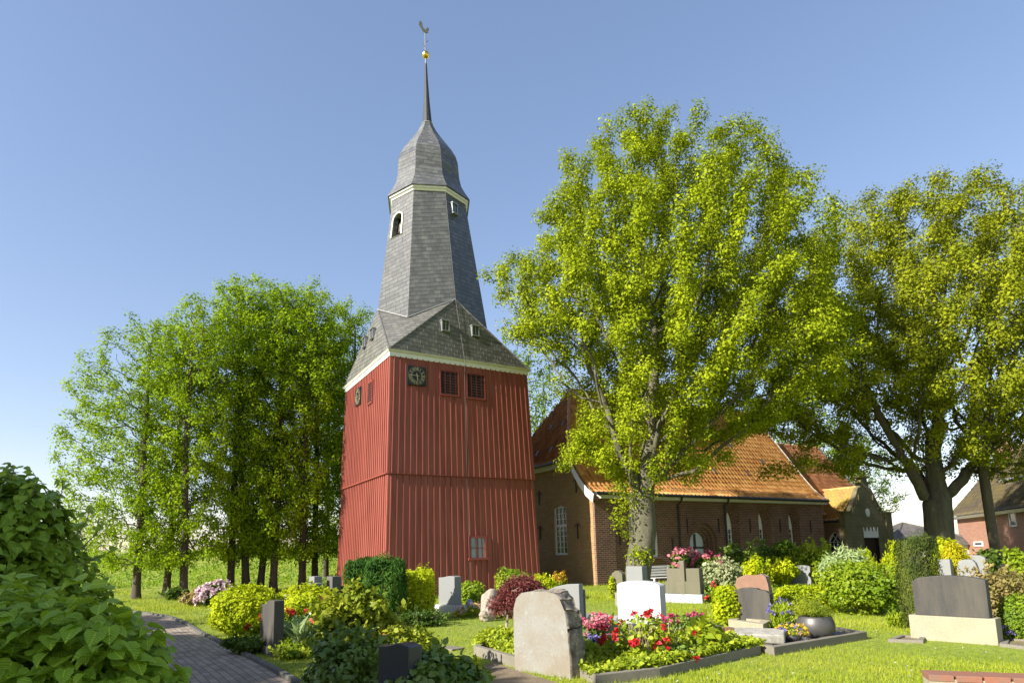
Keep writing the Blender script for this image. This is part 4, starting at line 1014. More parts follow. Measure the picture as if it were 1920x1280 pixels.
for x0,x1 in ((-.40,.105),(-.145,.36),(.36,-.145),(.105,-.40)):
    tr([(x0,1.78),(x0+(x1-x0)*.35,2.05),((x0+x1)/2,2.2)],.016)
mb.build('tracery',M['white'],pp)
gab=[(T0-.02,-.1),(T0+.56,-.1),(T0+.56,3.42),(T0+.62,3.42)]
L_=[(T0-.02,0),(T0-.02,3.52),(T0+.58,3.52),(T0+.60,3.55),(T0+.95,3.95),(T0+1.35,4.5),(T0+1.72,5.05),(T0+1.95,5.10),(T0+1.95,5.40),(T0+2.08,5.42),(T0+2.08,5.72)]
gab=[(a,max(z,-.1)) for a,z in L_]; gab=gab+[(2*TM-a,z) for a,z in reversed(gab)]; gab[0]=(T0-.02,-.1); gab[-1]=(2*TM-T0+.02,-.1)
DOOR=[(20.0,-.05),(21.55,-.05),(21.55,2.0),(20.0,2.0)]
mb=MB(); mb.holed(gab,[[(x,z+.06) for x,z in DOOR]],lambda a,z: CH(a,LF,z)); mb.holed(gab,[[(x,z+.06) for x,z in DOOR]],lambda a,z: CH(a,LF+.3,z))
mb.loft([CH(a,LF,z) for a,z in gab],[CH(a,LF+.3,z) for a,z in gab])
for a0,a1,zt in ((T0-.10,T0+.52,3.50),(2*TM-T0-.52,2*TM-T0+.10,3.50)):
    mb.hexa([CH(a0,LF-.10,-.1),CH(a1,LF-.10,-.1),CH(a1,LF-.003,-.1),CH(a0,LF-.003,-.1),CH(a0,LF-.10,zt),CH(a1,LF-.10,zt),CH(a1,LF-.003,zt),CH(a0,LF-.003,zt)])
    mb.hexa([CH(a0-.06,LF-.16,zt),CH(a1+.06,LF-.16,zt),CH(a1+.06,LF+.36,zt),CH(a0-.06,LF+.36,zt),CH(a0-.06,LF-.16,zt+.07),CH(a1+.06,LF-.16,zt+.07),CH(a1+.06,LF+.36,zt+.07),CH(a0-.06,LF+.36,zt+.07)])
for a0,a1,z in ((TM-.75,TM-.58,5.36),(TM+.58,TM+.75,5.36),(TM-.6,TM+.6,5.70)):
    mb.hexa([CH(a0,LF-.07,z),CH(a1,LF-.07,z),CH(a1,LF+.37,z),CH(a0,LF+.37,z),CH(a0,LF-.07,z+.09),CH(a1,LF-.07,z+.09),CH(a1,LF+.37,z+.09),CH(a0,LF+.37,z+.09)])
# stepped corbel relief following the rakes
for s in (-1,1):
    for i in range(6):
        a=TM+s*(.75+i*.24); z=4.62-i*.27
        mb.hexa([CH(a-.05,LF-.05,z-.34),CH(a+.05,LF-.05,z-.34),CH(a+.05,LF-.003,z-.34),CH(a-.05,LF-.003,z-.34),CH(a-.05,LF-.05,z),CH(a+.05,LF-.05,z),CH(a+.05,LF-.003,z),CH(a-.05,LF-.003,z)])
pg=mb.build('porch_gable',M['brick_g'],church)
mb=MB(); mb.prism([CH(20.66+.22*math.cos(i*PI/12),LF-.02,3.52+.26*math.sin(i*PI/12)) for i in range(24)],lv*.017); mb.build('blind_roundel',M['white'],pg)
sp=[(20.0,1.98),(21.55,1.98),(21.55,2.62)]
for i in range(4):
    x1=21.55-i*.3875; x0=x1-.3875
    sp+=[(x1-.05,2.60),(x1-.10,2.42),(x1-.19,2.34),(x0+.10,2.42),(x0+.05,2.60)] + ([(x0,2.62)] if i<3 else [])
sp+=[(20.0,2.62)]
mb=MB(); mb.prism([CH(a,LF-.03,z) for a,z in sp],lv*.027); mb.build('door_panel',M['white'],pg)
mb=MB(); mb.box(CH(20.775,LF+.2,1.0),(1.56,.05,2.1),(rv,lv,Zv)); mb.build('porch_door',simple('dark_brown_door',(.035,.02,.015),.5),church)
pe=[(T0-.2,3.04),(T0+.15,3.28),(TM,5.12)]; pe=np.array(pe); cumE=np.concatenate([[0],np.cumsum(np.linalg.norm(np.diff(pe,axis=0),axis=1))])
def porch_fn(a,s):
    t_=np.interp(s,cumE,pe[:,0]); z=np.interp(s,cumE,pe[:,1]); P=cb3+t_[:,None]*r3+a[:,None]*l3; P[:,2]+=z
    d=pe[2]-pe[1]; d=d/np.linalg.norm(d); n_=np.tile(-d[1]*r3,(len(a),1)); n_[:,2]+=d[0]; return P,n_
pr_=tiled('porch_roof',porch_fn,LF+.3,2.9,cumE[-1],M['tile_y'],church,seed=8)
mb=MB(); mb.face([CH(TM,LF+.3,5.1),CH(2*TM-T0+.2,LF+.3,3.0),CH(2*TM-T0+.2,2.9,3.0),CH(TM,2.9,5.1)]); mb.build('rear_roof_slope',M['tile_d'],church)
mb=MB(); ridge(mb,CH(TM,LF+.3,5.14),CH(TM,2.2,5.14),.10,9); mb.build('ridge_tiles',M['tile'],pr_)
mb=MB(); mb.tube([CH(T0-.24,LF+.25,3.0),CH(T0-.24,.9,3.0)],.07,8); mb.tube([CH(T0-.24,.72,3.0),CH(T0-.12,.78,2.8),CH(T0-.10,.8,0)],.05,7); mb.build('gutter',M['dark'],church)

# ================================================================== HOUSES
a_h=math.radians(17.5); hu=Vector((-math.sin(a_h),-math.cos(a_h),0)); hn=Vector((-math.cos(a_h),math.sin(a_h),0)); HO=Vector((35.3,50,0))
house=thing('brick_house','red brick house with mossy tiled roof and dormer behind the big right tree','house',tuple(HO))
HP=lambda s,o,z: HO+hu*s+hn*o+Zv*z
mb=MB(); mb.face([HP(0,0,-.1),HP(20,0,-.1),HP(20,0,3.75),HP(0,0,3.75)]); mb.face([HP(0,-8,-.1),HP(0,0,-.1),HP(0,0,3.75),HP(0,-4,8.4),HP(0,-8,3.75)]); mb.face([HP(20,-8,-.1),HP(20,0,-.1),HP(20,0,3.75),HP(20,-4,8.4),HP(20,-8,3.75)]); mb.face([HP(20,-8,-.1),HP(0,-8,-.1),HP(0,-8,3.75),HP(20,-8,3.75)]); mb.build('house_wall',M['brick_h'],house)
hq=math.hypot(4.5,5.2); h3=np.array(hu); o3=np.array(hn)
def house_fn(a,s):
    f=s/hq; P=np.array(HO)+a[:,None]*h3+(.5-4.5*f)[:,None]*o3; P[:,2]+=3.55+5.2*f; n_=np.tile(o3*5.2/hq,(len(a),1)); n_[:,2]+=4.5/hq; return P,n_
hr=tiled('house_roof',house_fn,-.3,20.3,hq,M['tile_g'],house,tw=.3,co=.4,seed=9)
mb=MB(); mb.face([HP(-.3,-4,8.7),HP(20.3,-4,8.7),HP(20.3,-8.5,3.5),HP(-.3,-8.5,3.5)]); mb.build('rear_roof_slope',M['tile_g'],house)
mb=MB(); mb.hexa([HP(-.3,.35,3.35),HP(20.3,.35,3.35),HP(20.3,.0,3.35),HP(-.3,0,3.35),HP(-.3,.52,3.53),HP(20.3,.52,3.53),HP(20.3,0,3.53),HP(-.3,0,3.53)]); mb.build('gutter_board',M['white'],house)
mb=MB(); mb.box(HP(2.0,-3.0,8.3),(.6,.9,2.4),(hu,hn,Zv)); mb.box(HP(2.0,-3.0,9.55),(.74,1.04,.12),(hu,hn,Zv)); mb.build('chimney',M['brick_h'],house)
def hwin(px,py,wd,h,o=.0,name='window'):
    p=rayplane(px,py,HO+hn*o,hn); f=MB()
    for s in (-1,1): f.box(p+hu*s*(wd/2-.05)+hn*.02,(.10,.08,h),(hu,hn,Zv)); f.box(p+Zv*s*(h/2-.05)+hn*.022,(wd-.2,.08,.10),(hu,hn,Zv))
    fo=f.build(name,M['white'],house); g_=MB(); g_.box(p+hn*.012,(wd-.1,.02,h-.1),(hu,hn,Zv)); g_.build('pane',M['glass'],fo); return p
hwin(1900,973,.98,.95); hwin(1835,1019,1.6,.35)
p=rayplane(1903,919,HO-hn*1.2,hn)
mb=MB(); t_=hu; 
dq=p+hu*.6; mb.hexa([dq-hu*2.0-Zv*.75-hn*.05,dq+hu*3-Zv*.75-hn*.05,dq+hu*3-Zv*.75-hn*2.2,dq-hu*2.0-Zv*.75-hn*2.2,dq-hu*2.0+Zv*.75-hn*.05,dq+hu*3+Zv*.75-hn*.05,dq+hu*3+Zv*.75-hn*2.2,dq-hu*2.0+Zv*.75-hn*2.2]); dm=mb.build('dormer',M['tile_g'],house)
mb=MB(); mb.box(dq+hu*.5+Zv*.82-hn*.9,(5.4,2.3,.14),(hu,hn,Zv)); mb.build('dormer_roof',M['zinc'],dm)
for k in (-1.1,.35,1.8): hwin_p=dq+hu*k; f=MB(); [f.box(hwin_p+hu*s*.55,(.1,.1,1.2),(hu,hn,Zv)) for s in (-1,1)]; [f.box(hwin_p+Zv*s*.55,(1.0,.1,.1),(hu,hn,Zv)) for s in (-1,1)]; fo=f.build('window',M['white'],dm); g_=MB(); g_.box(hwin_p,(1.05,.03,1.1),(hu,hn,Zv)); g_.build('pane',M['glass'],fo)
# small hip roofed house
q=D(1692,1025,52); H2=Vector((q[0]+.8,q[1],0)); h2=thing('garden_house','low house with dark hipped tile roof beside the church porch','house',tuple(H2))
mb=MB(); e=3.6
cs=[H2+Vector((x*e,y*e,0)) for x,y in ((-1,-1),(1,-1),(1,1),(-1,1))]
mb.loft([c_-Zv*.1 for c_ in cs],[c_+Zv*1.45 for c_ in cs]); mb.build('house_wall',M['white'],h2)
mb=MB(); cs2=[H2+Vector((x*(e+.4),y*(e+.4),1.35)) for x,y in ((-1,-1),(1,-1),(1,1),(-1,1))]; ap=H2+Zv*3.25; ap=ap+Vector((-.6,0,0))
for i in range(4): mb.face([cs2[i],cs2[(i+1)%4],ap])
rf=mb.build('hip_roof',M['tile_k'],h2)
mb=MB(); [mb.tube([c_,ap],.09,5) for c_ in cs2]; mb.build('hip_ridge',M['tile_k'],rf)

# ================================================================== TREES
def on(px,d): p=D(px,1100,d); return (p[0],p[1],0)
def spine(pts,step):
    out=[np.array(pts[0],float)]
    for a,b in zip(pts,pts[1:]):
        a=np.array(a,float); b=np.array(b,float); n=max(1,int(round(np.linalg.norm(b-a)/step)))
        out+=[a+(b-a)*i/n for i in range(1,n+1)]
    return out
oak_prof=[(21.6,2.4,1.0),(21.0,2.4,2.4),(20,1.5,4.1),(18.5,2.2,5.0),(16.6,2.3,6.3),(15,1.9,7.2),(13.3,1.6,7.7),(11.4,1.8,7.4),(9.2,2.4,6.8),(7.4,2.7,5.9),(6,1.2,4.2),(4.7,.7,2.5),(3.9,.4,1.2)]
oak=make_tree('oak_tree','big oak with fresh yellow green leaves in front of the church roof','tree',on(1197,24.0),oak_prof,spine([(-.15,0,-.1),(.1,0,1.2),(.38,0,2.6),(.36,.1,3.9)],.4),.55,'oak','bark_oak',11,na=3000,step=.36,kill=.62,lpn=150,lsize=.098,clump=.6,spread=.37,extra=[(.7,0,6.2,(1.5,1.4,.7),150),(.3,0,4.9,(.8,.9,.4),50)],frac=.88,gap=.14,tip=.013,maxtips=9,trop=(0,0,.22),ydepth=.86,
   sprouts=[(-.6,-.45,3.5,.28,220),(-.2,-.6,4.0,.28,180),(-.75,-.4,2.9,.22,120),(.75,-.3,4.1,.22,120),(-.5,-.5,2.4,.13,50),(-.15,-.62,1.55,.22,200),(.25,-.6,1.5,.18,140)])
rt_prof=[(20.6,1.5,2.5),(19.3,1.2,5.6),(17.4,1.0,7.6),(15,1.0,8.8),(12.5,.6,9.4),(10,.4,9.4),(8,.4,8.6),(6.4,1.2,6.4),(5.2,1.8,4.4)]
oak.scale=(.885,.885,.90)
right=make_tree('spreading_tree','broad olive green tree with massive dark forked trunk at the right edge','tree',on(1771,28.0),rt_prof,spine([(0,0,-.1),(.0,0,1.6),(.1,0,3.2)],.4),.68,'right','bark_dark',23,na=3000,step=.42,kill=.72,lpn=150,lsize=.112,clump=.6,spread=.44,gap=.12,tip=.014,maxtips=8,frac=.75,ydepth=.78,trop=(0,0,.10),shell=.5,extra=[(5.2,-.8,5.3,(1.6,.8,.4),70),(-4,-.5,5.6,(1.5,1,.4),50)])
right.scale=(.86,.84,.90)
# lime row: three shapes, then copies
LV=[]
lime_labels=[(256,27.5,-.10,1.00,12.0,'lime tree at the left end of the row with a wide leaning crown'),
 (312,29.0,.25,.93,12.6,'slim lime tree second from the left end of the row'),
 (345,27.6,.6,1.0,12.9,'lime tree with the thick trunk third from the left of the row'),
 (432,30.0,1.9,1.02,14.4,'lime tree behind the pale pink rhododendron, fourth trunk from the left'),
 (462,30.5,2.6,1.1,15.0,'lime tree with trunk tilting to the left, tallest of the row'),
 (487,31.0,3.3,1.0,14.9,'lime tree with trunk tilting to the right beside the tallest one'),
 (512,30.2,4.1,1.05,14.6,'straight lime tree rising behind the large golden bush'),
 (566,30.6,5.0,1.05,14.6,'lime tree behind the two stepped gravestones left of the tower'),
 (590,32.0,5.7,1.0,14.6,'thin lime tree last in the row before the red tower'),
 (655,33.5,.9,1.05,14.9,'lime tree whose crown shows just behind the left edge of the slate spire'),
 (610,36.5,2.2,1.0,15.2,'lime tree at the back of the row half hidden by the red tower')]
for v in range(3):
    pass
first={}
for i,(px,d,rz,sw,ht,lab) in enumerate(lime_labels):
    v=0 if i==0 else 1+(i%2); loc=on(px,d)
    if v not in first:
        H=13.5; pf=[[(H,0,.7),(H-.8,0,1.6),(H*.86,0,2.3),(H*.7,-.2,2.6),(H*.5,-.4,2.7),(H*.33,-.4,2.6),(2.6,-.3,2.3),(1.2,0,1.9)],
            [(H,.1,.7),(H-1,0,1.6),(H*.83,0,2.15),(H*.66,0,2.3),(H*.45,0,2.2),(H*.3,0,2.0),(2.4,0,1.9),(1.2,0,1.4)],
            [(H,-.1,.8),(H-1,0,1.6),(H*.85,.1,2.1),(H*.6,.1,2.3),(H*.4,0,2.3),(H*.25,0,2.0),(2.4,0,1.9),(1.3,0,1.4)]][v]
        if v==0: pf=[(z,c-1.3*(z>3)*min(1,z/7)*(.4 if z>11 else 1)*.8,w_*(1.15 if z<11.5 else 1)) for z,c,w_ in pf]
        lean_=[(-.0,0),(-.2,.1),(.25,0)][v]
        t=make_tree('lime_tree',lab,'tree',loc,pf,spine([(0,0,-.1),(lean_[0]*.3,0,2),(lean_[0],lean_[1],H*.45),(lean_[0]*.8,0,H*.9)],.4),.19,'lime','bark_lime',40+v,na=1500,step=.32,kill=.46,lpn=46,lsize=.104,frac=.68,clump=.5,spread=.30,gap=.26,tip=.010,maxtips=5,trop=(0,0,.5),shell=.5)
        first[v]=t; t.rotation_euler.z=0 if v==0 else rz; t.scale=(sw*.86,sw*.86,ht*1.06/13.5)
    else:
        t=copy_tree(first[v]); t.location=loc; t.rotation_euler=(0,0,rz); t.scale=(sw*.86,sw*.86,ht*1.06/13.5); t['label']=lab
    if i in (4,): t.rotation_euler=(0,math.radians(-2.5),rz*0)
    if i in (5,): t.rotation_euler=(0,math.radians(3.0),0)
    t['group']='lime trees in a row left of the tower'
# background trees (shared shape)
bp_=[(16,0,.8),(15,0,2.6),(13,0,4.2),(10.5,0,5.2),(8,0,5.4),(6,0,4.8),(4.2,0,3.2)]
bt=make_tree('background_tree','bright green tree behind the church between tower and oak','tree',on(985,45),bp_,spine([(0,0,-.1),(.2,0,3),(.3,0,5)],.5),.32,'back','bark_dark',71,na=1300,step=.5,kill=.8,lpn=40,lsize=.16,spread=.4,gap=.2,tip=.014,maxtips=5,trop=(0,0,.2))
bt.scale=(.92,.92,1.13)
for px,d,s,sz,rz,lab in ((1500,55,1.15,1.05,1.1,'dark leafy tree standing behind the choir roof'),(1075,58,1.0,1.0,2.2,'tree far behind the church gable with only twigs of it showing'),(1600,66,1.1,.95,3.0,'tree behind the church porch between oak and spreading tree')):
    t=copy_tree(bt); t.location=on(px,d); t.scale=(s,s,sz); t.rotation_euler=(0,0,rz); t['label']=lab
sl_=make_tree('slender_tree','slender mossy tree trunk in front of the brick house','tree',on(1876,27.5),[(13,.5,2.0),(11,.6,3.4),(9,.6,3.6),(7,.4,2.6),(5.8,.2,1.2)],spine([(.05,0,-.1),(-.05,0,2),(-.1,0,4.6)],.4),.20,'oak','bark_dark',88,na=500,step=.4,kill=.7,lpn=10,lsize=.18,spread=.4,gap=.15,tip=.014,maxtips=5)
ft=make_tree('bare_tree','hazy grey green tree far away above the left bush','tree',on(150,75),[(8.6,0,.8),(7.6,0,2.6),(6,0,3.6),(4.2,0,3.6),(2.8,0,2.4)],spine([(0,0,-.1),(0,0,2.5)],.5),.2,'far','twig_pale',99,na=700,step=.45,kill=.6,lpn=4,lsize=.2,spread=.45,tip=.014,maxtips=3)
# unseen hedge added left of the frame to shade the path, the near bush and the lower left beds
rg=np.random.default_rng(12); n=34000; L0_=np.array([-22.5,11.0]); L1_=np.array([-8.6,-2.9]); ev=unit(L1_-L0_); ep=np.array([-ev[1],ev[0]]); u=rg.random(n)
top_=7.3+.5*np.sin(u*17)+.35*np.sin(u*43+1)
c=np.stack([L0_[0]+(L1_[0]-L0_[0])*u+ep[0]*rg.normal(size=n)*.6,L0_[1]+(L1_[1]-L0_[1])*u+ep[1]*rg.normal(size=n)*.6,top_*rg.random(n)**.62],1)
hd=thing('unseen_shade_hedge','unseen leafy shadow caster added outside the left edge of the view','hedge',(-15.5,4,0))
c[:,:2]-=np.array([-15.5,4]); link('foliage',leaf_mesh('foliage',c,.34+.2*rg.random(n),rg.normal(size=(n,3)),rg),LEAF['under'],hd,world=False)
mb=MB()
for i in range(14):
    q=L0_+(L1_-L0_)*(i+.5)/14; mb.tube([(q[0],q[1],-.1),(q[0]+.1,q[1],2.5),(q[0],q[1]+.1,5.8)],[.10,.07,.03],6)
mb.build('stems',M['bark_dark'],hd)

# ================================================================== GRAVESTONES
def stone_frame(az):
    a=math.radians(az); n_=Vector((math.sin(a),math.cos(a),0)); t_=Vector((-n_.y,n_.x,0)); return n_,t_   # front normal, to the viewer's right
PROF={
 'flat':[(-.5,0),(.5,0),(.5,1),(-.5,1)],
 'arched':[(-.5,0),(.5,0),(.5,.90)]+[(.5*math.cos(PI*i/12),.90+.10*math.sin(PI*i/12)) for i in range(1,12)]+[(-.5,.90)],
 'wave':[(-.5,0),(.5,0),(.5,1.0),(.30,1.0),(.12,.985),(-.05,.955),(-.2,.93),(-.35,.915),(-.5,.91)],
 'swell':[(-.5,0),(.5,0),(.5,.97),(.42,.985),(.25,1.0),(.1,.995),(-.1,.965),(-.3,.945),(-.5,.94)],
 'step':[(-.5,0),(.5,0),(.5,1.0),(.12,1.0),(.02,.985),(-.06,.95),(-.12,.91),(-.2,.895),(-.5,.885)],
 'ogee':[(-.5,0),(.5,0),(.5,.93),(.40,.955),(.25,.985),(0,1.0),(-.25,.985),(-.40,.955),(-.5,.93)],
 'shoulder':[(-.5,0),(.5,0),(.5,.86),(.40,.93),(.24,.955),(.2,.985),(0,1.0),(-.2,.985),(-.24,.955),(-.40,.93),(-.5,.86)],
 'segment':[(-.5,0),(.5,0),(.5,.90)]+[(.5-.1*i,.90+.10*math.sin(PI*(i)/10)**.8) for i in range(1,10)]+[(-.44,.915),(-.47,.88),(-.47,.86),(-.5,.84)],
 'worn':[(-.48,0),(.5,0),(.49,.3),(.47,.6),(.43,.80),(.36,.92),(.25,.985),(.1,1.0),(-.15,.995),(-.33,.975),(-.43,.91),(-.49,.78),(-.5,.4)],
 'notch':[(-.46,0),(.46,0),(.48,.28),(.46,.40),(.36,.52),(.38,.60),(.46,.68),(.48,.9),(.42,.97),(.2,1.0),(-.1,1.0),(-.42,.985),(-.5,.92),(-.49,.78),(-.36,.66),(-.34,.56),(-.42,.45),(-.47,.3)],
 'rough':[(-.5,0),(.5,0),(.5,.5),(.47,.78),(.42,.94),(.32,1.0),(.1,.97),(-.1,.985),(-.3,.94),(-.42,.90),(-.48,.75),(-.5,.4)],
 'halfarch':[(-.5,0),(.5,0),(.5,1.0),(.2,.99),(-.05,.95),(-.25,.89),(-.4,.82),(-.5,.74)],
}
def gravestone(label,x0,x1,y0,y1,prof,mat,th=.18,d=None,az=230,plinth=None,w=None,rough=0,group=None,sidemat=None,lift=0.,name='gravestone',bevel=.012):
    pxc=(x0+x1)/2; P=G(pxc,y1) if d is None else D(pxc,y1,d); dd=float(P[1])
    n_,t_=stone_frame(az); vd=Vector((P[0],P[1],0)).normalized(); ca=abs(n_.dot(vd)); 
    if w is None: w=(x1-x0)/F_PX*dd/max(ca,.25)/ (1/ max(.7,math.cos(math.atan2(P[0],P[1]))))
    H=D(pxc,y0,dd)[2]-lift
    t=thing(name,label,'gravestone',(P[0],P[1],0),0,group)
    z0=0
    if plinth:
        pw,ph,pd,pm=plinth; mb=MB(); mb.box(Vector((P[0],P[1],ph/2-.03))-n_*th/2,(pw*w,pd,ph+.06),(t_,n_,Zv)); mb.build('plinth',S[pm],t,bevel=.01); z0=ph+.001
    h=H-z0
    mb=MB(); o=Vector((P[0],P[1],z0-(0 if plinth else .06)));
    if not plinth: h+=.06
    pts=[o+t_*(x*w)+Zv*(z*h) for x,z in PROF[prof]]
    mb.prism(pts,-n_*th)
    ob=mb.build('stone',[S[mat]]+([S[sidemat]] if sidemat else []),t,bevel=0 if rough else bevel)
    if rough:
        me=ob.data; bm=bmesh.new(); bm.from_mesh(me); bmesh.ops.remove_doubles(bm,verts=bm.verts,dist=.001); bmesh.ops.triangulate(bm,faces=bm.faces)
        bmesh.ops.subdivide_edges(bm,edges=bm.edges,cuts=5,use_grid_fill=True); nl=n_
        rl=root_of(t).location; c0=o-rl
        for v in bm.verts:
            q=(v.co-c0).dot(-nl)/th
            if q>.04:
                f=min(1,q*1.5); v.co+=Vector((noise.noise(v.co*5+Vector((x0,0,0))),noise.noise(v.co*5+Vector((0,x0,7))),noise.noise(v.co*5+Vector((9,0,x0)))))*rough*f+Vector((noise.noise(v.co*17),noise.noise(v.co*17+Vector((5,5,5))),0))*rough*.4*f
        bm.normal_update()
        for f in bm.faces:
            q=min((v.co-c0).dot(-nl)/th for v in f.verts); q2=max((v.co-c0).dot(-nl)/th for v in f.verts)
            f.material_index=0 if (q2<.03 or not sidemat) else 1; f.smooth=q2>=.03
        bm.to_mesh(me); bm.free()
    return t
gravestone('large pale weathered slab with rough broken right side in the front bed',968,1062,1108,1264,'worn','pale',.30,az=226,w=1.02,rough=.05,sidemat='rough')
gravestone('polished dark stone with wavy top among the shrubs at lower left',711,762,1203,1300,'swell','dark',.15,d=6.0,az=226,w=.50,bevel=.008)
gravestone('tall narrow brown grey stone with stepped top beside the path',485,512,1124,1226,'step','brownst',.17,az=232,w=.72,plinth=(1.12,.14,.24,'grey'))
gravestone('pale stone with tall upper block behind the golden bushes',577,590,1080,1116,'flat','grey_l',.22,d=17.5,az=232,w=.40)
gravestone('low pale block leaning against the tall pale stone near the tower',573,588,1093,1118,'flat','grey_l',.30,d=17.1,az=232,w=.42)
gravestone('tall grey block stone beside the left corner of the red tower',610,624,1080,1118,'flat','grey',.26,d=17.6,az=232,w=.42)
gravestone('small pale stone between the two golden bushes',528,543,1115,1148,'flat','pale',.14,d=15.5,az=232,w=.42)
gravestone('light grey stone with curved top in front of the red tower',822,853,1079,1150,'swell','grey_l',.24,az=226,w=.70,plinth=(1.22,.24,.46,'white'))
gravestone('light grey slab with rising curved top behind the pale worn slab',1014,1086,1093,1166,'halfarch','grey_l',.12,d=12.2,az=226,w=1.0)
gravestone('narrow polished black slab joined to the light grey curved slab',1083,1089,1105,1172,'flat','dark',.16,d=12.0,az=226,w=.10)
gravestone('bright white granite stone with gently arched top in the middle of the lawn',1162,1237,1088,1182,'arched','white',.20,az=225,w=1.02)
gravestone('small weathered stone left of the oak trunk',1149,1166,1069,1103,'shoulder','olive',.20,d=21.0,az=226,w=.44)
gravestone('grey upright stone directly in front of the oak trunk',1177,1204,1061,1103,'flat','grey_l',.28,d=20.0,az=226,w=.60)
cx_=gravestone('wide weathered stone with raised cross relief on a white base',1257,1309,1065,1128,'flat','olive',.26,d=19.0,az=222,w=1.06,plinth=(1.16,.26,.42,'white'))
n_,t_=stone_frame(222); o=cx_.location; mb=MB(); 
mb.box(Vector(o)+t_*.02+n_*.03+Zv*.74,(.15,.10,1.0),(t_,n_,Zv)); cr_=mb.build('cross_relief',S['olive'],cx_,bevel=.008)
mb=MB(); mb.box(Vector(o)+n_*.02+Zv*.45,(1.13,.10,.36),(t_,n_,Zv)); mb.build('lower_block',S['olive'],cx_,bevel=.01)
gravestone('reddish brown stone with uneven top behind the grey shouldered stone',1386,1440,1075,1150,'rough','reddish',.16,d=14.6,az=222,w=.80,rough=.03,sidemat='rough')
gravestone('brown grey stone with cut shoulders beside the clipped box on a kerb',1376,1438,1101,1170,'shoulder','brownst',.17,d=13.0,az=222,w=.86)
gravestone('light stone with notched sides in front of the church shrubs',1484,1519,1059,1094,'notch','grey_l',.14,d=26.0,az=222,w=.86)
gravestone('large dark grey stone with arched top on a pale concrete block at right',1732,1847,1078,1206,'segment','brownst',.20,d=10.45,az=229,w=1.03,plinth=(1.16,.40,.34,'conc'))
gravestone('thin pale slab beside the golden weeping conifer',1770,1777,1048,1090,'flat','grey_l',.20,d=17.5,az=232,w=.3)
gravestone('pale rounded stone behind the brown bush at right',1804,1832,1048,1095,'worn','grey_l',.2,d=17.0,az=228,w=.5)
gravestone('pale rounded stone top showing behind another rounded stone at right',1822,1846,1040,1090,'arched','grey_l',.2,d=19.5,az=228,w=.5)
gravestone('small pale block low on the lawn left of the white stone',1153,1164,1110,1127,'flat','pale',.2,d=18.3,az=226,w=.2)
def boulder(label,px,py,pxw,pyh,d,mat,cat='rock',name='boulder',seed=0,sq=1.0):
    P=D(px,py,d); h=pyh/F_PX*d; wd=pxw/F_PX*d
    t=bmesh.new(); bmesh.ops.create_icosphere(t,subdivisions=4,radius=.5)
    for v in t.verts:
        p=v.co*2.2+Vector((seed,seed*2,0)); k=1+.35*noise.noise(p)+.14*noise.noise(p*3); v.co=Vector((v.co.x*wd*k,v.co.y*wd*.7*sq*k,v.co.z*h*k+h*.42))
    for f in t.faces: f.smooth=True
    me=bpy.data.meshes.new(name); t.to_mesh(me); t.free(); o=link(name,me,S[mat]); o.location=(P[0],P[1],0); o.rotation_euler=(0,0,seed); return tag(o,label,cat)
boulder('upright rounded pinkish boulder stone beside the red maple',919,1125,40,56,15.8,'boulder',seed=1)
boulder('low pinkish boulder at the foot of the upright boulder',914,1133,34,26,15.2,'boulder',seed=4)
boulder('broad pale boulder behind the red maple stem',960,1132,66,44,15.9,'boulder',seed=7)
boulder('small marbled egg shaped stone in front of a green bush by the tower',880,1125,17,26,17.5,'bluewhite',seed=3)
boulder('polished reddish pillow stone lying on the gravel grave',1366,1196,52,18,11.6,'redpol',seed=5,sq=.9)
# flat stones in the lawn
def slab(label,px,py,wd,dp,h,mat,az=226,cat='stone',name='flat_stone'):
    P=G(px,py); n_,t_=stone_frame(az); mb=MB(); mb.box(Vector((P[0],P[1],h/2-.04)),(wd,dp,h+.08),(t_,n_,Zv)); return tag(mb.build(name,S[mat],bevel=.01),label,cat)
slab('flat pale stone plate sunk in the lawn behind the maple bed',845,1216,.42,.28,.03,'kerb')
slab('flat pale stone at the foot of the small stone left of the oak',1160,1105,.7,.3,.05,'kerb')
# grave beds with kerbs given by ground corners
def kerbed(label,pts,wd=.10,h=.12,mat='kerb',fill=None,fz=.05,name='grave_bed',cat='grave',closed=True):
    q=[Vector((*G(*p)[:2],0)) for p in pts]; cen=sum(q,Vector())/len(q)
    t=thing(name,label,cat,tuple(cen)); n=len(q)
    area=sum(q[i].x*q[(i+1)%n].y-q[(i+1)%n].x*q[i].y for i in range(n))
    if area<0: q=q[::-1]
    inner=[]
    for i in range(n):
        a,b2,c_=q[i-1],q[i],q[(i+1)%n]; d0=(b2-a).normalized(); d1=(c_-b2).normalized(); n0_=Vector((-d0.y,d0.x,0)); n1__=Vector((-d1.y,d1.x,0)); m_=(n0_+n1__); m_=m_/max(.3,m_.dot(n0_)); inner.append(b2+m_*wd)
    for i in range(n):
        j=(i+1)%n; mb=MB(); e=(q[j]-q[i]).normalized()*.004
        mb.hexa([q[i]+e-Zv*.05,q[j]-e-Zv*.05,inner[j]-e-Zv*.05,inner[i]+e-Zv*.05,q[i]+e+Zv*h,q[j]-e+Zv*h,inner[j]-e+Zv*h,inner[i]+e+Zv*h]); mb.build('kerb',S[mat],t,bevel=.008)
    if fill:
        mb=MB(); mb.face([p+Zv*fz for p in inner]); mb.build('bed_fill',S[fill],t)
    return t,inner
gb,gin=kerbed('gravel grave bed with pale stone kerb around the metal planter',[(1372,1212),(1453,1229),(1627,1198),(1548,1184)],.12,.13,'kerb','gravel',.07)
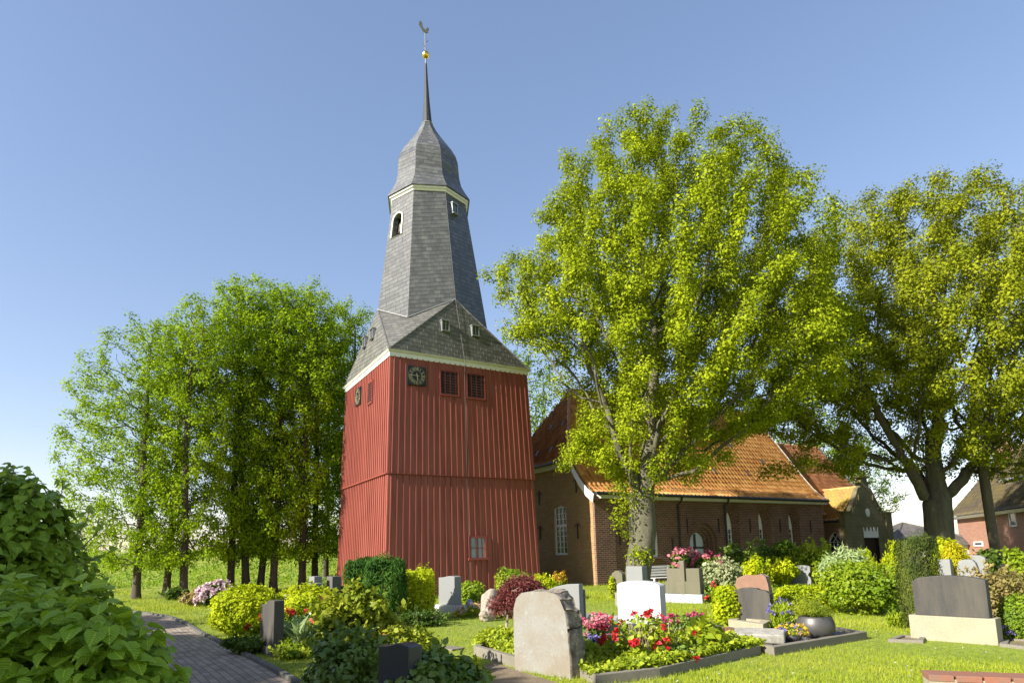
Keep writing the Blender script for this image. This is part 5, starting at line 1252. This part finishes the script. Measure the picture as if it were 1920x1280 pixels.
# loose gravel
rg=np.random.default_rng(2); n=5000; a,b2,c_,d_=[np.array(p) for p in gin]; u=rg.random((n,1)); v=rg.random((n,1)); P=(a*(1-u)+b2*u)*(1-v)+(d_*(1-u)+c_*u)*v; P[:,2]=.072+.008*rg.random(n)
tag(link('gravel',leaf_mesh('gravel',P,.014+.016*rg.random(n),rg.normal(size=(n,3))+[0,0,.7],rg,'kite'),S['gravel']),'loose pale gravel filling the kerbed grave','gravel',kind='stuff')
kerbed('narrow pale kerb and step under the brown grey shouldered stone',[(1366,1176),(1432,1186),(1446,1178),(1380,1168)],.16,.16,'conc',None)
kerbed('pale stone kerb strip left of the big dark stone at right',[(1664,1203),(1732,1206),(1736,1198),(1690,1194)],.08,.05,'kerb','soil',.02)
kerbed('pale stone kerb strip right of the big dark stone at the picture edge',[(1874,1212),(1960,1222),(1960,1205),(1880,1200)],.10,.05,'kerb','soil',.02)
kerbed('front bed with stone kerb below the flowering shrubs',[(1072,1262),(1118,1286),(1240,1271),(1428,1226),(1330,1196),(1095,1202)],.10,.13,'kerb','soil',.05)
kerbed('small kerbed bed with ivy around the maple stem',[(888,1228),(968,1252),(1020,1222),(940,1206)],.10,.15,'kerb','soil',.08)
kerbed('low dark bordered grave between the grey slab and the white stone',[(1090,1174),(1160,1182),(1168,1165),(1100,1160)],.10,.14,'grey_l','gravel',.05)
kerbed('grave edging in front of the polished reddish stone',[(1318,1190),(1390,1203),(1405,1190),(1340,1180)],.08,.10,'grey','gravel',.04)
# bare soil patch in front of the pale slab
pp_=[G(*p)[:2] for p in ((925,1240),(965,1255),(1060,1285),(1140,1300),(1000,1330),(905,1300),(880,1262))]
mb=MB(); mb.face([(p[0],p[1],.007) for p in pp_]); tag(mb.build('soil_patch',S['soil']),kind='structure')
# reclining memorial slab on a wooden block
P=G(1425,1216); rs=thing('reclining_slab','tilted rough grey memorial slab resting on the gravel kerb','gravestone',tuple(P)); n_,t_=stone_frame(205)
up=(Zv*.985+n_*.16).normalized(); fw=t_.cross(up).normalized()*-1
mb=MB(); mb.box(Vector(P)+Zv*.20-n_*.06,(.76,.38,.15),(t_,t_.cross(up)*-1,up)); ob=mb.build('slab',stonemat('rough_grey_slab',(.30,.285,.24),.3,40,.85,(.18,.17,.13),5,.6),rs,bevel=.035,seg=3)
mb=MB(); mb.box(Vector(P)+Zv*.08+n_*.02,(.16,.12,.12),(t_,n_,Zv)); mb.build('support_block',M['wood'],rs,bevel=.006)
# metal planter with dwarf pine, low bowl with pansies
P=G(1532,1203); r_=.30*1.0
d_=P[1]; rpx=33/F_PX*math.hypot(P[0],P[1])*.90
pl=thing('round_planter','round dark metal planter holding a dwarf pine','planter',tuple(P)); mb=MB()
hh=.36; prof_=[(.0,.0),(.55,.0),(.78,.10),(.95,.30),(1.0,.52),(.97,.74),(.88,.92),(.83,1.0),(.78,1.0),(.82,.9),(.0,.86)]
mb.lathe([(r*rpx,z*hh+.07) for r,z in prof_],P,40); mb.build('pot',S['potmetal'],pl,smooth=True,merge=True)
shrub('dwarf_pine','compact dwarf pine growing in the round metal planter','shrub',1487,1126,1568,1172,'box',n=4200,size=.055,d=P[1]+.0,tpl='needle',base=.38,form='loose',blobs=16,flowers=None,sink=0.,seed=5,h=.40)
P2=G(1484,1212); bw_=thing('flower_bowl','low grey bowl of pansies beside the metal planter','planter',tuple(P2)); mb=MB(); mb.lathe([(r*.19,z*.13+.07) for r,z in ((.0,.0),(.5,.0),(.8,.45),(1.0,1.0),(.95,1.0),(.0,.8))],P2,28); mb.build('bowl',S['potmetal'],bw_,smooth=True,merge=True)
shrub('pansies','yellow and lilac pansies in the low grey bowl','flowers',1462,1178,1508,1200,'bright',n=400,size=.035,d=P2[1],base=.17,h=.16,sink=0,flowers=[('yellow',46,.035,.2,'yellow_blossoms'),('violet',26,.035,.0,'lilac_blossoms')],stems=0)
# low brick pier at the lower right
q=[Vector((*G(*p)[:2],0)) for p in ((1762,1290),(1928,1296))]
P=D(1850,1262,6.9); n_,t_=stone_frame(200); br_=thing('brick_pier','low brick wall with worn mortar top at the bottom right corner','wall',(P[0],P[1],0))
mb=MB(); hz=P[2]; rgn=random.Random(8)
for row in range(8):
    z=hz-.075-row*.078
    if z<-.1: break
    for i in range(-2,3):
        wd=.24; x=i*.25+(.125 if row%2 else 0)+.05
        mb.box(Vector((P[0],P[1],z+.035))+t_*x+n_*rgn.uniform(-.004,.004),(wd-.012,.30,.066),(t_,n_,Zv))
mb.build('bricks',brickmat('old_brick',[(.22,.08,.045),(.30,.11,.06),(.36,.15,.08)],(.3,.1,.06),9,9,.0,(.16,.12,.09),5,.5),br_,bevel=.006)
mb=MB(); mb.box(Vector((P[0],P[1],(hz-.02)/2-.03))+t_*.04,(1.2,.28,hz-.02),(t_,n_,Zv)); mb.build('mortar',S['conc'],br_)
# white bench by the church wall
P=D(1242,1092,26.0); bn=thing('garden_bench','white slatted bench by the church wall right of the oak','bench',(P[0],P[1],0)); 
mb=MB(); [mb.box(Vector((P[0],P[1],.55+.11*i))+lv*.2,(1.3,.03,.08),(rv,lv,Zv)) for i in range(4)]; mb.build('backrest',M['white'],bn)
mb=MB(); [mb.box(Vector((P[0],P[1],.44))-lv*(.25-.11*i),(1.3,.09,.03),(rv,lv,Zv)) for i in range(4)]; mb.build('seat',M['white'],bn)
for s in (-1,1):
    mb=MB(); mb.box(Vector((P[0],P[1],.21))+rv*s*.6-lv*.2,(.06,.06,.42),(rv,lv,Zv)); mb.build('leg',M['white'],bn); mb=MB(); mb.box(Vector((P[0],P[1],.45))+rv*s*.6+lv*.235,(.06,.035,.95),(rv,lv,Zv)); mb.build('leg',M['white'],bn)

# ================================================================== SHRUBS AND FLOWERS
sh=shrub
sh('box_bush','large rounded golden bush beside the path','bush',403,1098,522,1192,'gold',n=9000,size=.065,rough=.08)
sh('box_bush','golden bush behind the stepped brown stone','bush',524,1098,634,1172,'gold',n=6500,size=.062,rough=.14,d=13.5)
sh('box_bush','small golden dome behind the two golden bushes','bush',522,1103,564,1130,'gold',n=2200,size=.055,d=18)
sh('rhododendron','pale pink flowering rhododendron at the foot of the lime row','shrub',380,1099,430,1142,'rhodo',n=2600,size=.12,flowers=[('palepink',150,.12,.25)],d=21.5)
sh('bush','brown green bush left of the pale pink rhododendron','bush',342,1108,384,1142,'brown',n=1500,size=.10,form='loose',d=22)
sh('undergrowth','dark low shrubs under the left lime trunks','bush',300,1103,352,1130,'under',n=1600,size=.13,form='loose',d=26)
sh('yew','dark clipped yew left of its larger twin before the tower','yew',651,1052,706,1148,'yew',n=13000,size=.09,form='column',tpl='narrow',rough=.07,d=15.6)
sh('yew','large dark clipped yew at the tower corner','yew',688,1049,760,1152,'yew',n=16000,size=.09,form='column',tpl='narrow',rough=.08,d=14.8)
sh('box_bush','small dark dome against the tower left of the yews','bush',630,1096,654,1124,'yew',n=1200,size=.06,d=18)
sh('box_bush','bright yellow green clipped bush right of the yews','bush',752,1068,814,1146,'gold',n=6500,size=.062,form='box',rough=.07,d=16)
sh('bush','leafy bush top behind the bright clipped bush','bush',764,1056,812,1100,'rose',n=1300,size=.08,form='loose',d=18.5)
sh('bush','bushy green bronze shrub with red shoots in the lower left bed','bush',590,1106,762,1290,'rose',n=9000,size=.075,form='loose',tpl='oval',d=8.1,blobs=22,rough=.2,stems=22,h=1.22)
sh('bush','dark green shrub in the shade below the bronze shoots','bush',565,1185,735,1300,'rhodo',n=5200,size=.065,form='loose',tpl='oval',d=6.8,blobs=18,h=.78)
sh('box_bush','clipped dome with yellowed top behind the dark polished stone','bush',722,1180,826,1252,'box',n=6500,size=.05,rough=.06,d=8.2)
sh('laurel','glossy low shrub at the bottom edge right of the dark stone','bush',742,1232,905,1300,'rhodo',n=4200,size=.085,tpl='oval',d=5.9,rough=.14,h=.62)
sh('bush','yellow green sprigs beside the glossy low shrub','bush',868,1238,922,1290,'ivy',n=900,size=.05,form='loose',d=6.8,h=.5)
sh('bush','rounded green bush by the tower behind the marbled stone','bush',862,1090,908,1130,'bright',n=2600,size=.07,d=18.3)
sh('bush','green dome behind the red maple crown','bush',930,1061,996,1092,'bright',n=2600,size=.075,d=19.5,h=1.1)
sh('bush','yellow green bush at the right foot of the tower','bush',990,1079,1048,1108,'gold',n=2400,size=.07,d=20.5)
sh('bush','small bush with orange shoots at the tower corner','bush',1034,1077,1064,1106,'rose',n=900,size=.08,d=20.8,form='loose',flowers=[('orange',30,.09,.4)])
sh('flower_patch','low pink and yellow flowers behind the light grey stone','flowers',858,1126,912,1150,'bright',n=900,size=.05,d=16.2,h=.25,flowers=[('palepink',40,.06,.2,'pink_blossoms'),('yellow',40,.05,.2,'yellow_blossoms')],stems=0)
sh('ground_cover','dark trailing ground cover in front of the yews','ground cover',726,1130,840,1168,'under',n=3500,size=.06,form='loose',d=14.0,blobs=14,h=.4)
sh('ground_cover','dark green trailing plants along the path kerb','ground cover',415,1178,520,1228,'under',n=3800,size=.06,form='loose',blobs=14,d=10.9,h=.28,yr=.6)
sh('flower_patch','red roses behind the stepped brown stone','flowers',470,1140,640,1180,'rhodo',n=2200,size=.06,form='loose',d=11.9,h=.55,yr=.4,flowers=[('red',14,.085,.35)])
sh('ornamental_grass','pale grass tuft beside the stepped brown stone','grass',545,1160,572,1205,'silver',n=300,size=.28,form='spray',tpl='narrow',d=10.8,h=.42,blobs=8,stems=0)
sh('ground_cover','yellow green low plants right of the stepped brown stone','ground cover',512,1190,582,1226,'ivy',n=1800,size=.06,form='loose',d=10.2,h=.25,blobs=10)
# Japanese maple standard
P=G(953,1212); mp=thing('japanese_maple','small dark red feathery maple on a thin stem','tree',(P[0],P[1],0)); sc_=P[1]/F_PX
mb=MB(); mb.tube([(P[0],P[1],0),(P[0]-.02,P[1],.35),(P[0]+.01,P[1],.62),(P[0],P[1],.85)],[.028,.024,.022,.02],7); 
rg=random.Random(5)
for i in range(16):
    a=rg.random()*6.28; rr=rg.uniform(.15,.5); mb.tube([(P[0],P[1],.70+.01*i),(P[0]+math.cos(a)*rr*.5+.1,P[1]+math.sin(a)*rr*.5,.95+rg.random()*.15),(P[0]+math.cos(a)*rr+.2,P[1]+math.sin(a)*rr,.9+rg.random()*.15)],[.012,.008,.004],4)
mb.build('trunk',M['twig_pale'],mp)
rn=np.random.default_rng(9); n=6000; a=rn.random(n)*6.28; rr=np.sqrt(rn.random(n)); 
c=np.stack([np.cos(a)*rr*.42+.26,np.sin(a)*rr*.42,.80+.40*np.sqrt(np.maximum(0,1-rr**2))*rn.random(n)**.6-.05*rr+.05*np.sin(a*7)*rr+.04*rn.normal(size=n)],1)
low=rn.random(n)<.16; c[low]=np.stack([rn.normal(size=low.sum())*.13-.05,rn.normal(size=low.sum())*.12,.72+rn.normal(size=low.sum())*.07],1)
ax=np.stack([np.cos(a)*.7,np.sin(a)*.7,-.55+0*a],1)+rn.normal(size=(n,3))*.35
link('crown',leaf_mesh('crown',c,.085*(.6+.8*rn.random(n)),rn.normal(size=(n,3))+[0,0,.6],rn,'narrow',None,ax),LEAF['maple'],mp,world=False)
# front beds
def carpet(name,label,pts,leaf,n,size,h,cat='ground cover',edge=.06,tpl='oval',flowers=None,z0=.06,den=.7):
    q=np.array([G(*p)[:2] for p in pts]); cen=q.mean(0); rn=np.random.default_rng(int(cen[0]*100)%9999+7); q2=cen+(q-cen)*1.07
    mn,mx=q2.min(0),q2.max(0); P=mn+(mx-mn)*rn.random((n*4,2)); ins=np.zeros(len(P),bool); m_=len(q2)
    for i in range(m_):
        a,b2=q2[i],q2[(i+1)%m_]; cnd=((a[1]>P[:,1])!=(b2[1]>P[:,1]))&(P[:,0]<(b2[0]-a[0])*(P[:,1]-a[1])/(b2[1]-a[1]+1e-9)+a[0]); ins^=cnd
    P=P[ins][:n]; hh=h*(.55+.45*(.5+.5*sines(rn,np.c_[P,P[:,:1]*0],4)))
    c=np.c_[P-cen,z0+hh*rn.random(len(P))**.4]; t=thing(name,label,cat,(cen[0],cen[1],0))
    link('foliage',leaf_mesh('foliage',c,size*(.6+.7*rn.random(len(c))),rn.normal(size=c.shape)*.55+[0,-.15,.8],rn,tpl),LEAF[leaf],t,world=False)
    for key,nf,fs,nm in (flowers or []):
        pk=rn.choice(len(c),nf); m2=7; f=c[pk]; f[:,2]=z0+h*(.8+.4*rn.random(nf)); k=np.repeat(f,m2,0)+rn.normal(size=(nf*m2,3))*fs*.4
        link(nm,leaf_mesh(nm,k,fs*(.7+.5*rn.random(len(k))),rn.normal(size=k.shape)+[0,0,.6],rn),LEAF[key],t,world=False)
    return t
carpet('ground_cover','yellow green ivy carpet along the front bed kerb',[(1076,1258),(1118,1280),(1240,1266),(1425,1224),(1370,1212),(1210,1240),(1090,1236)],'ivy',9000,.066,.20)
carpet('ground_cover','yellow green ivy around the maple stem',[(892,1222),(968,1246),(1015,1222),(940,1206)],'ivy',3200,.068,.20,z0=.10)
sh('rhododendron','red flowering rhododendron with bare lower twigs in front of the white stone','shrub',1130,1160,1292,1246,'ivy',n=1500,size=.07,tpl='oval',d=8.75,form='loose',blobs=18,flowers=[('red',34,.062,.5)],stems=110,twig='twig_pale',h=.66,yr=.7)
sh('rhododendron','deep red blossoms on the low right side of the flowering bed','shrub',1240,1196,1300,1240,'rhodo',n=700,size=.07,tpl='oval',d=8.7,form='loose',flowers=[('red',30,.08,.3)],h=.36)
sh('azalea','magenta azalea right behind the white stone','shrub',1256,1166,1328,1206,'rhodo',n=1800,size=.05,d=11.1,flowers=[('magenta',60,.055,.25)],h=.42)
sh('azalea','pink and white azalea between the pale slab and the red rhododendron','shrub',1086,1170,1144,1206,'rhodo',n=1500,size=.05,d=10.6,flowers=[('pink',70,.06,.35,'pink_blossoms'),('magenta',40,.055,.3,'magenta_blossoms')],h=.46)
sh('flower_patch','blue violet flowers under the pink and white azalea','flowers',1086,1196,1150,1226,'under',n=1400,size=.05,d=9.7,flowers=[('violet',110,.035,.15)],h=.28,stems=0)
sh('laurel','large leaved green shrub right of the red blossoms','shrub',1284,1178,1366,1238,'ivy',n=800,size=.15,tpl='oval',d=9.4,form='loose',blobs=12,h=.48)
sh('heather','pale lilac heather tuft near the gravel kerb','flowers',1336,1208,1376,1226,'under',n=700,size=.03,d=9.6,h=.2,flowers=[('palepink',70,.03,.2)],stems=0)
# around the grey shouldered stone
sh('box_bush','clipped bright box left of the shouldered stone','bush',1341,1100,1388,1172,'gold',n=4200,size=.055,form='box',d=13.2,rough=.06)
sh('iris_clump','green clump with blue irises right of the shouldered stone','flowers',1438,1136,1504,1184,'bright',n=2200,size=.09,form='spray',tpl='narrow',d=12.2,blobs=26,flowers=[('violet',34,.05,.5)],h=.55)
sh('hedge','low clipped box hedge across the lawn behind the planter','hedge',1458,1106,1572,1146,'gold',n=6500,size=.06,form='box',d=15.2,yr=.42,rough=.05,h=.62)
sh('bush','small dark bush between reddish stone and box hedge','bush',1442,1098,1486,1142,'green',n=1700,size=.065,form='loose',d=16.5)
# along the church wall
sh('rhododendron','pink flowering rhododendron by the church door','shrub',1262,1041,1316,1082,'rhodo',n=2200,size=.14,d=26,flowers=[('pink',110,.15,.3)],h=1.35)
sh('rhododendron','crimson pink rhododendron right of the church door','shrub',1308,1047,1352,1098,'rhodo',n=2000,size=.14,d=25,flowers=[('pink',55,.14,.35,'pink_blossoms'),('magenta',50,.12,.35,'crimson_blossoms')],h=1.25)
sh('variegated_shrub','pale cream variegated shrub right of the cross stone','shrub',1322,1048,1396,1116,'variegated',n=4800,size=.10,form='loose',d=20,blobs=18,rough=.15)
sh('flower_patch','dark low plant with red flowers below the variegated shrub','flowers',1316,1098,1352,1134,'rhodo',n=1000,size=.07,d=18.6,form='loose',flowers=[('red',9,.09,.3)])
sh('rhododendron','dark green rhododendron under the first lancet window','shrub',1350,1030,1400,1078,'rhodo',n=2400,size=.14,d=29,form='loose',h=1.7)
sh('rhododendron','dark green rhododendron under the middle lancet window','shrub',1390,1020,1452,1082,'rhodo',n=3400,size=.15,d=28.5,form='loose',blobs=14,h=1.85)
sh('rhododendron','tall green shrub under the third lancet window','shrub',1440,1026,1508,1088,'green',n=3600,size=.15,d=28.5,form='loose',blobs=14,h=1.75)
sh('bush','yellow green bush in front of the dark rhododendrons','bush',1392,1044,1448,1092,'gold',n=3400,size=.10,d=24.5,form='loose',blobs=14,h=1.2)
sh('bush','golden green bush left of the notched stone','bush',1434,1048,1496,1098,'gold',n=3600,size=.11,d=25.5,form='loose',blobs=14,h=1.15)
sh('bush','dense green bush right of the notched stone','bush',1506,1022,1572,1094,'bright',n=5200,size=.11,d=25.8,form='loose',blobs=16,h=1.75)
sh('bush','shrub tops before the nave corner left of the porch window','bush',1478,1030,1520,1078,'bright',n=2000,size=.12,d=28,form='loose',h=1.6)
sh('willow_bush','silvery green willow like bush before the porch','bush',1548,1030,1640,1120,'silver',n=4600,size=.15,tpl='narrow',d=19.5,form='loose',blobs=18,h=1.45)
sh('bush','large loose bright green bush in the middle right bed','bush',1552,1040,1696,1154,'bright',n=11500,size=.085,d=14.2,form='loose',blobs=26,stems=16,h=1.2)
sh('conifer','upright yellow tipped yew before the porch door','conifer',1594,1008,1654,1064,'gold',n=3600,size=.13,tpl='narrow',form='spray',d=22,blobs=26,h=1.62)
sh('conifer','smaller yellow tipped yew right of the porch','conifer',1648,1020,1690,1070,'gold',n=2200,size=.13,tpl='narrow',form='spray',d=22.5,blobs=18,h=1.4)
sh('conifer','slim golden column beside the brown green yew block','conifer',1672,1008,1700,1070,'gold',n=1800,size=.10,tpl='narrow',form='column',d=20,h=1.55)
sh('yew','tall brown green clipped yew column left of the big dark stone','yew',1704,1004,1768,1196,'yewbrown',n=15000,size=.055,form='column',tpl='narrow',rough=.06,d=11.4,deep=.2)
sh('conifer','golden green bush behind the tall yew column','conifer',1752,1000,1794,1062,'gold',n=2200,size=.10,d=20,h=1.65)
sh('weeping_conifer','bright golden weeping conifer right of the tall yew column','conifer',1766,1020,1826,1092,'goldbright',n=5200,size=.13,tpl='narrow',form='weep',d=17.8,deep=.2,rough=.06)
sh('bush','brown twiggy bush behind the big dark stone at right','bush',1806,1046,1930,1170,'brown',n=8500,size=.06,form='loose',d=11.8,blobs=24,stems=40,twig='twig_pale',h=1.12)
sh('box_bush','round clipped green box ball at the right edge','bush',1888,1117,1950,1202,'green',n=5000,size=.04,rough=.04,d=10.2)
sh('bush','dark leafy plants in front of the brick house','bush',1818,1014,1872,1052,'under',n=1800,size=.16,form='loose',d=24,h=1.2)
sh('bush','bright green bush at the right edge below the house','bush',1876,1026,1940,1062,'bright',n=2400,size=.13,form='loose',d=22,h=1.25)
sh('flower_patch','small blue flowers beside the box ball at right','flowers',1870,1176,1892,1200,'under',n=500,size=.05,d=10.3,h=.2,flowers=[('violet',14,.04,.1)],stems=0)
sh('bush','small variegated dome on the lawn before the church bench','bush',1212,1072,1252,1094,'variegated',n=1600,size=.07,d=20.6,h=.5)
sh('fern','green leafy tuft at the foot of the bright loose bush','plants',1660,1130,1706,1166,'bright',n=900,size=.10,tpl='narrow',form='spray',d=12.2,blobs=12,h=.3,stems=0)
sh('bush','small dome bush at the foot of the small stone left of the oak','bush',1143,1082,1152,1104,'gold',n=500,size=.06,d=21.0)
# near left bushes
def big_bush(label,blobs,leaf,n,size,seed,sprigs=(),loc=(0,0,0),group=None):
    rn=np.random.default_rng(seed); t=thing('broad_leaved_bush',label,'bush',loc); B=np.array(blobs); vol=(B[:,3]*B[:,4]+B[:,4]*B[:,5]+B[:,3]*B[:,5]); w_=rn.choice(len(B),n,p=vol/vol.sum())
    d=unit(rn.normal(size=(n,3))); d[:,2]=np.abs(d[:,2])*.9-.25*rn.random(n); d=unit(d); r=1-.17*np.abs(rn.normal(size=n)); r*=1+.09*sines(rn,d,3)+.06*sines(rn,d,9)
    c=B[w_,:3]+d*B[w_,3:6]*r[:,None]; ok=c[:,2]>.02; c=c[ok]; d=d[ok]
    nrm=d*.65+np.array([.0,-.1,.75])+rn.normal(size=c.shape)*.40; ax=d*np.array([.8,.8,.2])+np.array([0,0,-.85])+rn.normal(size=c.shape)*.45
    tint=np.clip(.5*rn.random(len(c))+.5*(.5+.5*sines(rn,c,2.5)),0,1)
    L=[c];Nr=[nrm];Ax=[ax];Tn=[tint]; mb=MB()
    for (a,b2,k) in sprigs:
        a=Vector(a); b2=Vector(b2); mid=(a+b2)/2+Vector((.03,0,.02)); m3=MB(); m3.tube([a,mid,b2],[.0035,.003,.002],5); m3.build('sprig_stem',M['twig'],t,world=False); q=np.linspace(.25,1,k)[:,None]
        p=np.array(a)+(np.array(b2)-np.array(a))*q; sd=np.where(np.arange(k)%2,1,-1)[:,None]
        L.append(p+rn.normal(size=(k,3))*.012); Nr.append(rn.normal(size=(k,3))*.4+[0,-.4,.7]); Ax.append(np.c_[sd,rn.normal(size=(k,1))*.5,rn.normal(size=(k,1))*.3-.1]); Tn.append(rn.random(k))
    for i in range(30):
        j=rn.integers(len(B)); dd=unit(rn.normal(size=3)); dd[2]=abs(dd[2]); e=B[j,:3]+dd*B[j,3:6]*.8; mb.tube([(B[j,0]*.9+e[0]*.1,B[j,1]*.9+e[1]*.1,.0),tuple((B[j,:3]+e)/2),tuple(e)],[.014,.010,.005],5)
    mb.build('stems',M['twig'],t,world=False)
    nb_=len(L[0]); L=np.concatenate(L); s_=size*(.6+.7*rn.random(len(L))); s_[nb_:]*=.7
    link('foliage',leaf_mesh('foliage',L,s_,np.concatenate(Nr),rn,'heart',np.concatenate(Tn),np.concatenate(Ax),uv=True),LEAF[leaf],t,world=False)
    return t
def dp(px,py,d): return tuple(D(px,py,d))
big_bush('dense shaded bush with heart shaped leaves filling the lower left corner',[(-2.6,3.1,.62,.90,.85,.86),(-2.03,2.95,.46,.50,.55,1.0),(-3.3,3.5,.8,.9,.8,.8)],'hydrangea',15000,.066,31)
big_bush('taller shaded bush rising behind the heart leaved bush at the left edge',[(-3.75,4.3,1.0,.80,.8,1.42),(-4.1,4.2,1.35,.8,.7,1.15),(-3.3,4.2,.72,.62,.6,.95),(-3.45,4.3,1.75,.34,.3,.55)],'hydrangea2',15000,.062,32,
   [(dp(95,960,4.0),dp(118,900,4.0),9),(dp(60,930,4.0),dp(62,885,4),9),(dp(20,900,4),dp(15,868,4),9),(dp(140,1010,4.0),dp(168,952,4.0),10),(dp(150,1030,4.0),dp(190,985,4.0),8),(dp(150,1060,3.9),dp(205,1035,3.9),4)])

# ================================================================== GRASS
polys=[[G(*p)[:2] for p in q] for q in ([(1072,1262),(1118,1286),(1240,1271),(1428,1226),(1330,1196),(1095,1202)],[(1372,1212),(1453,1229),(1627,1198),(1548,1184)],[(888,1228),(968,1252),(1020,1222),(940,1206)],[(925,1240),(965,1255),(1060,1285),(1140,1300),(1000,1330),(905,1300),(880,1262)])]
polys.append([tuple(EL[i]) for i in range(len(EL))]+[tuple(EL[i]+nl[i]*1.9) for i in range(len(EL)-1,-1,-1)])
def inside(P,poly):
    ins=np.zeros(len(P),bool); m_=len(poly)
    for i in range(m_):
        a,b2=poly[i],poly[(i+1)%m_]; ins^=((a[1]>P[:,1])!=(b2[1]>P[:,1]))&(P[:,0]<(b2[0]-a[0])*(P[:,1]-a[1])/(b2[1]-a[1]+1e-12)+a[0])
    return ins
rn=np.random.default_rng(77); n=330000; y=6.2*np.exp(rn.random(n)*math.log(36/6.2)); x=y*rn.uniform(-.92,.92,n); P=np.stack([x,y],1)
ok=np.ones(n,bool)
for q in polys: ok&=~inside(P,q)
rc=(np.array([(p[0],p[1],0) for p in P])-cb3); tc_=rc@r3; lc_=rc@l3; ok&=~((tc_>-.1)&(lc_>-.2))
P=P[ok]; n=len(P); patch=sines(rn,np.c_[P,P[:,:1]*0],.9); fine=sines(rn,np.c_[P,P[:,:1]*0],5)
c=np.c_[P,np.zeros(n)-.003]; sz=(.030+.035*rn.random(n))*(1+.25*patch)*np.clip(P[:,1]/11,1,2.2)
me=leaf_mesh('grass',c,sz,rn.normal(size=(n,3))*[1,1,.3]+[-.2,-.5,.25],rn,'needle',np.clip(.38+.22*patch+.14*fine+.15*rn.normal(size=n),0,1),np.array([0,0,1.])+rn.normal(size=(n,3))*.45)
tag(link('grass',me,LEAF['grass']),'short sunlit lawn grass between the graves','grass',kind='stuff')
n=420; y=rn.uniform(7.5,20,n); x=y*rn.uniform(-.35,.8,n); P=np.stack([x,y],1); ok=np.ones(n,bool)
for q in polys: ok&=~inside(P,q)
P=P[ok]; cl=sines(rn,np.c_[P,P[:,:1]*0],1.1)>.2; P=P[cl]; k=6; q=np.repeat(np.c_[P,np.full(len(P),.045)],k,0)
me=leaf_mesh('daisies',q,.020,rn.normal(size=q.shape)*.25+[0,0,1],rn,'kite'); tag(link('daisies',me,LEAF['whitef']),'tiny white daisies scattered in the lawn','daisies',kind='stuff')
